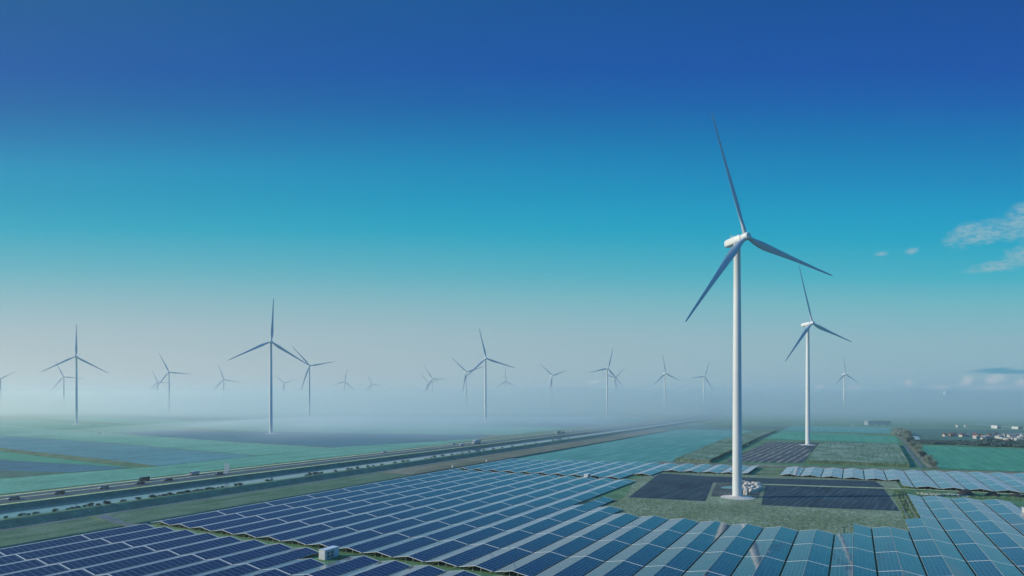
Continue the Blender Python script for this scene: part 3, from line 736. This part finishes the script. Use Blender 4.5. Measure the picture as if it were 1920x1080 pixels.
# ------------------------------------------------------------------ vegetation
def leaf_clump(n_, rx, ry, rz, size, m, seed, name='crown', low=0.0, hollow=.35):
    rnd = random.Random(seed); b = MB()
    subs = [(rnd.uniform(-.55, .55), rnd.uniform(-.55, .55), rnd.uniform(-.3, .6), rnd.uniform(.35, .6)) for _ in range(7)]
    for _ in range(n_):
        cx, cy_, cz, cr = rnd.choice(subs)
        d = Vector((rnd.gauss(0, 1), rnd.gauss(0, 1), rnd.gauss(0, 1))).normalized() * cr * rnd.uniform(hollow, 1) ** .6
        p = Vector(((cx + d.x) * rx, (cy_ + d.y) * ry, max(low, rz + (cz + d.z) * rz)))
        u = Vector((rnd.gauss(0, 1), rnd.gauss(0, 1), rnd.gauss(0, .6))).normalized() * size * rnd.uniform(.6, 1.3)
        v = u.cross(Vector((rnd.gauss(0, 1), rnd.gauss(0, 1), rnd.gauss(0, 1)))).normalized() * size * rnd.uniform(.5, 1)
        b.quad([p - u, p - v * .6, p + u, p + v * .7])
    return b.mesh(name, m)
shrub_m = [leaf_clump(420, 1.1, 1.6, .85, .2, M['leaf'], s) for s in (1, 2, 3, 4)]
stem_b = MB()
for j in range(4):
    a = j * 1.6; stem_b.hexa([(-.04, -.04, -.2), (.04, -.04, -.2), (.04, .04, -.2), (-.04, .04, -.2)] + [(math.cos(a) * .4 + q[0], math.sin(a) * .4 + q[1], .9) for q in ((-.02, -.02), (.02, -.02), (.02, .02), (-.02, .02))])
stem_m = stem_b.mesh('stem', M['trunk'])
SH = [10, 42, 55, 68, 104, 128, 137, 146, 160, 168, 184, 198, 204, 232, 259, 284, 290, 301, 306, 311, 318, 324, 336, 342, 349, 355, 364, 371, 379, 386, 391, 397, 402, 409, 415, 442, 449,
      500, 511, 575, 582, 589, 596, 603, 629, 652, 659, 670, 690, 700, 716, 740, 757, 766, 798, 808, 815, 831, 848, 857, 866, 880, 895, 908, 925, 942, 960, 985, 1004, 1038, 1052, 1066]
for i, px in enumerate(SH):
    dx_, dy_ = cf(px - 960, FPX); x = -261.7; y = x / dx_ * dy_
    s_ = (.6 + .4 * random.random()) * (1.25 if px in (168, 198, 306, 336, 391, 582, 589, 596) else 1) * (1.0 if px < 600 else 1.15)
    t = thing('shrub', (x + random.uniform(-.4, .3), y, 1.7), f'dark waterside shrub on the canal bank, {["number", ""][1]}' , 'shrub', 'shrubs along the canal bank', random.uniform(0, 6), s_)
    t['_px'] = px
    link('foliage', random.choice(shrub_m), t); link('stem', stem_m, t)
shs = [o for o in bpy.data.objects if o.name.startswith('shrub') and '_px' in o]
for i, o in enumerate(sorted(shs, key=lambda o: o['_px'])):
    px = o['_px']; del o['_px']
    where = 'left of the road sign' if px < 425 else ('between the road sign and the lorries' if px < 860 else 'beyond the lorries towards the haze')
    grp = [p for p in SH if (p < 425) == (px < 425) and ((425 <= p < 860) == (425 <= px < 860))]
    j = grp.index(px)
    nm = ORD[j] if j < len(ORD) else f'{ORD[len(grp) - 1 - j]} last'
    o['label'] = f'dark bank shrub {where}, {nm} from the left'

# hedge row of trees beyond the far right solar field
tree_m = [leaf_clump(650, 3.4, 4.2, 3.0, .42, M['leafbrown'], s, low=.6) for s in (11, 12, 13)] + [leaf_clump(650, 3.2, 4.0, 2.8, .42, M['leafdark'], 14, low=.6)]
def trunk_mesh():
    b = MB(); rr = []
    b.lathe([(.28, -.2), (.2, 1.5), (.14, 3.5), (.05, 5.0)], 8)
    for j in range(5):
        a = j * 1.3; z = 1.6 + .4 * j
        b.hexa([(-.07, -.07, z), (.07, -.07, z), (.07, .07, z), (-.07, .07, z)] + [(math.cos(a) * 1.8 + q[0], math.sin(a) * 1.8 + q[1], z + 1.8) for q in ((-.03, -.03), (.03, -.03), (.03, .03), (-.03, .03))])
    return b.mesh('trunk', M['trunk'])
tr_m = trunk_mesh()
for i in range(20):
    f = i / 19; y = 487 + f * 440; x = 44.2 + f * 9 + random.uniform(-1, 1)
    t = thing('tree', (x, y, 0), f'olive hedge tree bordering the green field, {ORD[i]} from the solar field end', 'tree', 'hedge trees between corn and green field', random.uniform(0, 6), random.uniform(.75, 1.1) * (1 + .35 * (f > .55)))
    link('crown', tree_m[i % 4 if f < .6 else (i % 3)], t); link('trunk', tr_m, t)
# dark wood at the right edge of the green field
def wood(name, label, pts, hmax, n_, m, seed):
    rnd = random.Random(seed); b = MB()
    for _ in range(n_):
        fx = rnd.random(); x0, y0, x1, y1, dpt = pts
        cx = x0 + (x1 - x0) * fx; cy_ = y0 + (y1 - y0) * fx + rnd.uniform(0, dpt); hh = hmax * (.55 + .45 * noise.noise(Vector((cx * .08, cy_ * .03, seed)))) * min(1, fx * 5 + .25)
        rad = rnd.uniform(1.6, 3.2)
        for _k in range(26):
            d = Vector((rnd.gauss(0, 1), rnd.gauss(0, 1), rnd.gauss(0, 1))).normalized()
            p = Vector((cx + d.x * rad, cy_ + d.y * rad, max(.2, hh * .6 + d.z * hh * .45)))
            u = Vector((rnd.gauss(0, 1), rnd.gauss(0, 1), rnd.gauss(0, .6))).normalized() * .75; v = u.cross(d).normalized() * .6
            b.quad([p - u, p - v, p + u, p + v])
    return tag(link(name, b.mesh(name, m)), label, 'trees', None, 'stuff')
wood('woodland', 'dense dark wood behind the green field at the right border', (98, 728, 190, 712, 55), 6.5, 900, M['leafdark'], 3)
wood('scrub', 'low dark scrub between the green field and the village', (56, 735, 112, 735, 60), 2.6, 350, M['leafdark'], 5)
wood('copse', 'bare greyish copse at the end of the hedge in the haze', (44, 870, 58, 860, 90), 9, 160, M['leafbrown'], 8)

# corn plots: blocks of standing corn
def corn_plot(name, poly, h, label):
    # poly: x0 left near, x1 right near, y0, y1, x0f, x1f
    x0, x1, y0, y1, x0f, x1f = poly; b = MB()
    rnd = random.Random(int(abs(x0) * 7)); step = 1.15
    nx = max(2, int((x1 - x0) / step)); ny = max(2, int((y1 - y0) / 2.4))
    P = lambda u, v: ((x0 + (x0f - x0) * v) * (1 - u) + (x1 + (x1f - x1) * v) * u, y0 + (y1 - y0) * v)
    base = len(b.v)
    for j in range(ny + 1):
        for i in range(nx + 1):
            x, y = P(i / nx, j / ny); b.v.append((x + rnd.uniform(-.25, .25), y + rnd.uniform(-.4, .4), h - .25 + rnd.uniform(-.22, .22)))
    for j in range(ny):
        for i in range(nx):
            q = base + j * (nx + 1) + i; b.f.append((q, q + 1, q + nx + 2, q + nx + 1)); b.mi.append(0)
    # stalk skirt on all four sides
    def stalk(x, y, dx, dy):
        hh = h * rnd.uniform(.8, 1.05); lean = rnd.uniform(-.15, .15)
        b.quad([(x, y, 0), (x + dx * .22, y + dy * .22, 0), (x + dx * (.2 + lean), y + dy * (.2 + lean), hh), (x + dx * lean, y + dy * lean, hh * .97)])
        for _ in range(3):
            z = rnd.uniform(.5, h - .3); a = rnd.uniform(0, 6.28)
            b.quad([(x, y, z), (x + .5 * math.cos(a), y + .5 * math.sin(a), z + .35), (x + .6 * math.cos(a), y + .6 * math.sin(a), z + .2)])
    def edge(a, c, dens):
        L = math.hypot(c[0] - a[0], c[1] - a[1]); k_ = int(L * dens); d = ((c[0] - a[0]) / L, (c[1] - a[1]) / L)
        for q in range(k_):
            f = rnd.random(); off = rnd.uniform(0, .5); stalk(a[0] + (c[0] - a[0]) * f - d[1] * off, a[1] + (c[1] - a[1]) * f + d[0] * off, *d)
    edge(P(0, 0), P(1, 0), 7); edge(P(1, 0), P(1, 1), 3); edge(P(0, 1), P(0, 0), 2)
    b2 = [P(0, 0), P(1, 0), P(1, 1), P(0, 1)]
    ins = .35
    cxm = sum(p[0] for p in b2) / 4; cym = sum(p[1] for p in b2) / 4
    q4 = [(p[0] + (ins if p[0] < cxm else -ins), p[1] + (ins if p[1] < cym else -ins)) for p in b2]
    for i in range(4):
        a, c = q4[i], q4[(i + 1) % 4]; b.quad([(a[0], a[1], 0), (c[0], c[1], 0), (c[0], c[1], h - .45), (a[0], a[1], h - .45)])
    return tag(link(name, b.mesh(name, M['corn'])), label, 'corn', None, 'stuff')
corn_plot('standing_corn', (-110, -86.6, 452, 636, -116.5, -88.3), 2.4, 'block of standing corn left of the biggest tower, behind the solar rows')
corn_plot('standing_corn', (-116.6, -88.4, 642, 735, -118, -90), 2.4, 'second corn block behind the first one left of the biggest tower')
corn_plot('standing_corn', (-118, -91, 742, 915, -114, -90), 2.4, 'farthest narrow corn block running into the haze')
corn_plot('standing_corn', (-27.8, 31.6, 481, 698, -28.0, 36.5), 2.4, 'wide block of standing corn behind the far right solar field')

# rough tufts over the dry meadow and the aisles
def tufts(name, label, zones, m, seed):
    rnd = random.Random(seed); b = MB()
    for (x0, x1, y0, y1, n_, hh) in zones:
        for _ in range(n_):
            x, y = rnd.uniform(x0, x1), rnd.uniform(y0, y1)
            for _k in range(3):
                a = rnd.uniform(0, 6.28); s_ = rnd.uniform(.12, .3); h_ = hh * rnd.uniform(.5, 1.3)
                b.quad([(x - s_ * math.cos(a), y - s_ * math.sin(a), 0), (x + s_ * math.cos(a), y + s_ * math.sin(a), 0), (x + rnd.uniform(-.3, .3), y + rnd.uniform(-.3, .3), h_)])
    return tag(link(name, b.mesh(name, m)), label, 'grass', None, 'stuff')
tufts('grass_tufts', 'coarse dry tufts in the meadow before the big turbine and in the aisles', [(-98, 18, 227, 275, 5200, .45), (-211, -50, 133, 136.8, 2600, .4), (-211, -108, 322.5, 327, 700, .4), (16, 22, 246, 356, 900, .9), (25, 75, 346, 358, 900, .5), (-100, -45, 375, 381, 300, .4)], M['tuft'], 4)

# ------------------------------------------------------------------ heaps, blocks, rubble
def heap(x, y, rx, ry, h, m, seed):
    b = MB(); n_ = 26; rr = []
    for k_ in range(7):
        f = k_ / 6; ring = []
        for j in range(n_):
            a = 2 * math.pi * j / n_; q = (1 - f) + .02
            nn_ = 1 + .22 * noise.noise(Vector((math.cos(a) * 1.5, math.sin(a) * 1.5, seed + f * 2)))
            ring.append((rx * q * math.cos(a) * nn_, ry * q * math.sin(a) * nn_, h * math.sin(f * math.pi / 2) ** .9 * nn_ - .1))
        rr.append(ring)
    b.rings(rr); return b.mesh('soil_heap', m, True)
for i, (px0, px1, py, h, lab) in enumerate(((1796, 1829, 928, 2.4, 'tallest black soil heap at the left end of the line of heaps'), (1848, 1878, 930.5, 1.7, 'middle black soil heap between two solar fields'), (1891, 1925, 932, 1.5, 'black soil heap cut by the right border'))):
    a, c = w(px0, py), w(px1, py); L = math.hypot(c[0] - a[0], c[1] - a[1]); ang = math.atan2(c[1] - a[1], c[0] - a[0])
    o = link('soil_heap', heap(0, 0, L / 2, 3.0, h, M['mud'], i), None, ((a[0] + c[0]) / 2, (a[1] + c[1]) / 2 + 1.5, 0), (0, 0, ang)); tag(o, lab, 'soil heap', 'black soil heaps')
def rock(sx, sy, sz, seed):
    rnd = random.Random(seed); b = MB(); rr = []
    for z, q in ((0, .92), (.15, 1), (.8, .97), (1, .85)):
        ring = []
        for j in range(8):
            a = 2 * math.pi * (j + .5) / 8; ca, sa = math.cos(a), math.sin(a)
            ring.append((math.copysign(abs(ca) ** .4, ca) * sx / 2 * q * rnd.uniform(.93, 1.05), math.copysign(abs(sa) ** .4, sa) * sy / 2 * q * rnd.uniform(.93, 1.05), z * sz))
        rr.append(ring)
    b.rings(rr); return b.mesh('stone_block', M['block'])
M['block'] = mat('pale_stone', (.58, .54, .46), .9, vary=.2, vscale=.8, bump=.2)
BL = [(-50.3, 341, 'tall'), (-48.6, 331.5, ''), (-49.5, 346, ''), (-47.0, 336, ''), (-45.6, 328, ''), (-47.5, 345, ''), (-45.3, 339, ''), (-44.8, 346.5, ''), (-43.4, 333.5, ''), (-43.6, 326, ''),
      (-44.4, 320, ''), (-41.3, 319, ''), (-42.6, 345.6, ''), (-40.8, 334, ''), (-40.6, 325, ''), (-43.4, 309.5, 'tall'), (-41.6, 340, ''), (-49.8, 336.4, ''), (-46.8, 321.5, ''), (-42.6, 329.4, ''), (-46.9, 340.6, ''), (-39.8, 330, ''), (-45.6, 314.6, '')]
NB = sorted(range(len(BL)), key=lambda i: BL[i][1])
for r_, i in enumerate(NB):
    x, y, kd = BL[i]; rnd = random.Random(i)
    sz = 2.6 if kd else rnd.uniform(1.5, 2.1)
    o = link('stone_block', rock(rnd.uniform(1.5, 1.9), rnd.uniform(3.2, 4.6), sz, i), None, (x, y, -.05), (0, 0, R(rnd.choice((12, -18, 25, -40)) + rnd.uniform(-8, 8))))
    tag(o, 'pale block standing alone nearest the foot of the big tower' if (r_ == 0) else f'pale stone block in the heap beside the big tower, {ORD[r_]} from the front', 'stone block', 'pale stone blocks beside the big turbine')
def rubble():
    rnd = random.Random(9); b = MB()
    for _ in range(420):
        x = rnd.uniform(26, 46); y = 351 + (x - 26) * .12 + rnd.uniform(-4, 4); s_ = rnd.uniform(.1, .42)
        rr = []
        for z, q in ((-.1, .9), (.4, 1), (.8, .5)):
            rr.append([(x + s_ * q * math.cos(a * 1.257) * rnd.uniform(.8, 1.2), y + s_ * q * math.sin(a * 1.257) * rnd.uniform(.8, 1.2), z * s_) for a in range(5)])
        b.rings(rr)
    return tag(link('rubble', b.mesh('rubble', M['block'])), 'scattered pale rubble left of the black soil heaps', 'rubble', None, 'stuff')
rubble()

# ------------------------------------------------------------------ village and far buildings
def house(x, y, wx, wy, h, wall, roof, label, rz=0, flat=False):
    t = thing('house', (x, y, 0), label, 'house', 'buildings of the hazy village', rz)
    b = MB(); b.box(-wx / 2, wx / 2, -wy / 2, wy / 2, -.1, h); link('wall', b.mesh('wall', wall), t)
    b = MB()
    if flat: b.box(-wx / 2 - .2, wx / 2 + .2, -wy / 2 - .2, wy / 2 + .2, h, h + .4)
    else:
        e = .4; rh = wy * .38
        b.v += [(-wx / 2 - e, -wy / 2 - e, h), (wx / 2 + e, -wy / 2 - e, h), (wx / 2 + e, wy / 2 + e, h), (-wx / 2 - e, wy / 2 + e, h), (-wx / 2 - e, 0, h + rh), (wx / 2 + e, 0, h + rh)]
        b.f += [(0, 1, 5, 4), (2, 3, 4, 5), (0, 4, 3), (1, 2, 5), (3, 2, 1, 0)]; b.mi += [0] * 5
    link('roof', b.mesh('roof', roof), t)
    for i in range(max(2, int(wx / 3))):
        xx = -wx / 2 + (i + .5) * wx / max(2, int(wx / 3)); b = MB(); b.box(xx - .5, xx + .5, -wy / 2 - .04, -wy / 2, 1.0, 2.2); link('window', b.mesh('window', M['glass']), t)
    return t
HS = [(1772, 818.8, 5, 'r'), (1784, 818.5, 5, 'd'), (1788, 818.3, 8, 'r'), (1805, 819.5, 8, 'r'), (1811, 819.3, 6, 'w'), (1830, 823, 5, 'w'), (1837, 821, 8, 'r'), (1850, 823, 13, 'w'), (1864, 829, 8, 'w'), (1870, 828.5, 7, 'b'),
      (1872, 823.5, 6, 'w'), (1876, 822, 6, 'g'), (1879, 826, 5, 'w'), (1888, 828, 6, 'w'), (1892, 829, 5, 'b'), (1899, 826, 6, 'g'), (1908, 827.5, 6, 'w'), (1914, 824, 7, 'w'), (1919, 821, 8, 'w'), (1861, 819.5, 6, 'g'),
      (1867, 818.3, 7, 'r'), (1884, 819, 6, 'g'), (1896, 820, 9, 'g'), (1905, 819, 7, 'g'), (1912, 818, 7, 'w'), (1796, 801.4, 5, 'w'), (1811, 801.4, 5, 'w'), (1855, 820, 5, 'd'), (1843, 826, 4, 'g')]
for i, (px, py, wd, kd) in enumerate(sorted(HS)):
    x, y = w(px, py); m_ = {'r': M['render'], 'w': M['wallwhite'], 'd': M['brick'], 'b': M['brick'], 'g': M['white_dim']}[kd]; rf = {'r': M['roof'], 'w': M['white_dim'], 'd': M['roof'], 'b': M['roof'], 'g': M['roofgrey']}[kd]
    nmc = {'r': 'cream house with brown roof', 'w': 'white building with pale roof', 'd': 'brick house with brown roof', 'b': 'brick building with flat roof', 'g': 'grey-white house with grey roof'}[kd]
    house(x, y, wd * .7, 5.0, 2.6 if kd != 'w' else 3.0, m_, rf, f'{nmc} in the hazy village, {ORD[i] if i < 28 else "last"} from the left', YAW + R(random.uniform(-15, 15)), kd in 'wb')
def shed(px0, px1, py, h, label, m_):
    (x, y), (x2, y2) = w(px0, py), w(px1, py); L = math.hypot(x2 - x, y2 - y)
    t = thing('warehouse', ((x + x2) / 2, (y + y2) / 2, 0), label, 'warehouse', None, YAW)
    b = MB(); b.box(-L / 2, L / 2, -6, 6, -.1, h); link('wall', b.mesh('wall', m_), t)
    b = MB(); b.box(-L / 2 - .3, L / 2 + .3, -6.3, 6.3, h, h + .5); link('roof', b.mesh('roof', M['roofgrey']), t)
    for q in range(3):
        xx = -L / 2 + (q + .5) * L / 3; b = MB(); b.box(xx - 1, xx + 1, -6.05, -6, 0, 2.6); link('door', b.mesh('door', M['dark']), t)
shed(1864, 1871, 803.3, 4.5, 'white warehouse beside the pale railway line at the far right', M['white'])
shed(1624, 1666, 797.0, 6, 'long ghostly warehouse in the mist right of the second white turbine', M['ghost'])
shed(1903, 1911, 804.3, 3.5, 'small white warehouse at the bend of the far right road', M['white'])
# red crane-like tower in the village
x, y = w(1827, 818.7); t = thing('signal_tower', (x, y, 0), 'small red lattice tower standing in the village', 'tower')
b = MB()
for s1 in (-1, 1):
    for s2 in (-1, 1): b.hexa([(s1 * 1.6 - .2, s2 * 1.6 - .2, 0), (s1 * 1.6 + .2, s2 * 1.6 - .2, 0), (s1 * 1.6 + .2, s2 * 1.6 + .2, 0), (s1 * 1.6 - .2, s2 * 1.6 + .2, 0), (s1 * .2 - .1, s2 * .2 - .1, 5.2), (s1 * .2 + .1, s2 * .2 - .1, 5.2), (s1 * .2 + .1, s2 * .2 + .1, 5.2), (s1 * .2 - .1, s2 * .2 + .1, 5.2)])
for z in (1.2, 2.6, 3.8): b.box(-1.5 + z * .24, 1.5 - z * .24, -1.5 + z * .24, 1.5 - z * .24, z, z + .25)
link('frame', b.mesh('frame', M['red']), t)
b = MB(); b.box(-1.8, 1.8, -1.2, 1.2, -.1, 1.1); link('base', b.mesh('base', M['red']), t)
# tall pale block above the mist
DB = 2600; X, = ((1777 - 960) / FPX * DB,); x, y = cf(X, DB)
t = thing('tower_block', (x, y, 0), 'square white tower block poking out of the mist at the right', 'building', None, YAW)
b = MB(); b.box(-14, 14, -7, 7, 0, 71); link('wall', b.mesh('wall', M['white']), t)
b = MB(); b.box(-14.3, 14.3, -7.3, 7.3, 71, 72); link('roof', b.mesh('roof', M['white']), t)
for fl in range(22):
    b = MB()
    for q in range(6): b.box(-8.9 + q * 3.1, -7.1 + q * 3.1, -7.04, -7, 3 + fl * 3.1, 4.5 + fl * 3.1)
    if fl > 14: link('window', b.mesh('window', M['roofgrey']), t)
# lighting masts in the mist
for px, py, h, lab in ((1702, 797, 7.5, 'thin pale mast in the mist above the hedge end'), (1598, 800, 5.5, 'thin pale mast on the railway line')):
    x, y = w(px, py); b = MB(); b.lathe([(.35, 0), (.2, h), (.2, h + .3)], 8); b.box(-.9, .9, -.2, .2, h, h + .25); tag(link('mast', b.mesh('mast', M['white'])), lab, 'mast').location = (x, y, 0)

# small pale dots: farm sheds near the distant turbines
for px, py, wd, lab in ((172, 798, 6, 'small white hut beside the foundation of the turbine near the left edge'), (594, 784.2, 5, 'small white hut right of the foundation in the misty middle distance'), (186, 814, 4, 'white hut on the field edge near the left border'), (926, 792.5, 9, 'low dark hut right of the clear middle turbine')):
    x, y = w(px, py); D_ = FPX * 44 / (py - 747); L = wd * D_ / FPX
    t = thing('hut', (x, y, 0), lab, 'hut', None, YAW)
    b = MB(); b.box(-L / 2, L / 2, -1.5, 1.5, -.1, 1.9); link('wall', b.mesh('wall', M['white'] if 'white' in lab else M['leafdark']), t)
    b = MB(); b.box(-L / 2 - .2, L / 2 + .2, -1.7, 1.7, 1.9, 2.1); link('roof', b.mesh('roof', M['white_dim'] if 'white' in lab else M['leafdark']), t)

# ------------------------------------------------------------------ haze and fog
def vol(name, density, color, aniso=.4):
    m = bpy.data.materials.new(name); m.use_nodes = True; t = NT(m.node_tree)
    v = t.n('ShaderNodeVolumePrincipled'); v.inputs['Color'].default_value = (*color, 1); v.inputs['Density'].default_value = density
    v.inputs['Anisotropy'].default_value = aniso
    o = t.n('ShaderNodeOutputMaterial'); t.l(v.outputs[0], o.inputs['Volume']); return m
HAZE_D, FOG_D = .00017, .0032
b = MB(); b.box(-10400, 10400, -3400, 10400, -5, 185)
tag(link('haze', b.mesh('haze', vol('haze_air', HAZE_D, (.84, .97, 1.0), .35))), 'thin blue morning haze over the whole plain', 'haze', None, 'stuff')
def fog_bank(name, near, far, xs, top, dens, col, label, seed, base=.8, rough=9.0, edge=1300.0, nx=90, ny=46, pw=1.6):
    b = MB(); tops = []
    for j in range(ny + 1):
        for i in range(nx + 1):
            u = i / nx; X = xs[0] + (xs[1] - xs[0]) * u
            n0 = near(X); Y = n0 + (far - n0) * (j / ny) ** 1.8
            d = Y - n0
            k = min(1, d / edge); k = k ** pw * (1.0 + .9 * (1 - k))
            ke = min(1, (X - xs[0]) / 300, (xs[1] - X) / 300, (far - Y) / 200)
            z = base + (top - base) * k * max(0, ke) + rough * k * max(0, ke) * (noise.noise(Vector((X * .002, Y * .0016, seed))) + .5 * noise.noise(Vector((X * .007, Y * .005, seed))))
            x, y = cf(X, Y); b.v.append((x, y, max(base, z)))
    N = (nx + 1) * (ny + 1)
    for (x, y, z) in list(b.v): b.v.append((x, y, base - .4))
    for j in range(ny):
        for i in range(nx):
            q = j * (nx + 1) + i; b.f.append((q, q + 1, q + nx + 2, q + nx + 1)); b.mi.append(0)
            b.f.append((N + q, N + q + nx + 1, N + q + nx + 2, N + q + 1)); b.mi.append(0)
    bd = [i for i in range(nx + 1)] + [j * (nx + 1) + nx for j in range(1, ny + 1)] + [ny * (nx + 1) + i for i in range(nx - 1, -1, -1)] + [j * (nx + 1) for j in range(ny - 1, 0, -1)]
    for a, c in zip(bd, bd[1:] + bd[:1]): b.f.append((a, N + a, N + c, c)); b.mi.append(0)
    return tag(link(name, b.mesh(name, vol(name + '_air', dens, col, .4), True)), label, 'fog', None, 'stuff')
def near_main(X):
    # the bank starts farther off on the left, nearer in the middle and right
    return 1000 + 450 / (1 + math.exp((X + 520) / 160)) + 60 * math.sin(X * .004) + 40 * math.sin(X * .011 + 1)
fog_bank('fog_bank', near_main, 8200, (-6500, 6500), 57, FOG_D, (.94, 1.0, .98), 'pale fog bank lying over the far plain, hiding the feet of distant turbines', 2.0)
def near_veil(X):
    return 480 + 260 / (1 + math.exp((X + 480) / 130)) + 230 / (1 + math.exp(-(X - 300) / 90)) + 40 * math.sin(X * .009) + 25 * math.sin(X * .023 + 1)
fog_bank('fog_veil', near_veil, 7500, (-6000, 6000), 76, .0014, (.90, 1.0, .98), 'thin veil of mist thickening over the middle-distance fields', 9.0, base=.75, rough=24, edge=1900, nx=110, ny=50, pw=1.1)
fog_bank('ground_fog', lambda X: 690 + 60 * math.sin(X * .012) + 40 * math.sin(X * .031), 1500, (-620, 330), 8, .006, (.9, .96, 1.0), 'thin ground fog drifting over the fields beyond the canal', 5.0, base=.7, rough=13, edge=260, nx=60, ny=34)
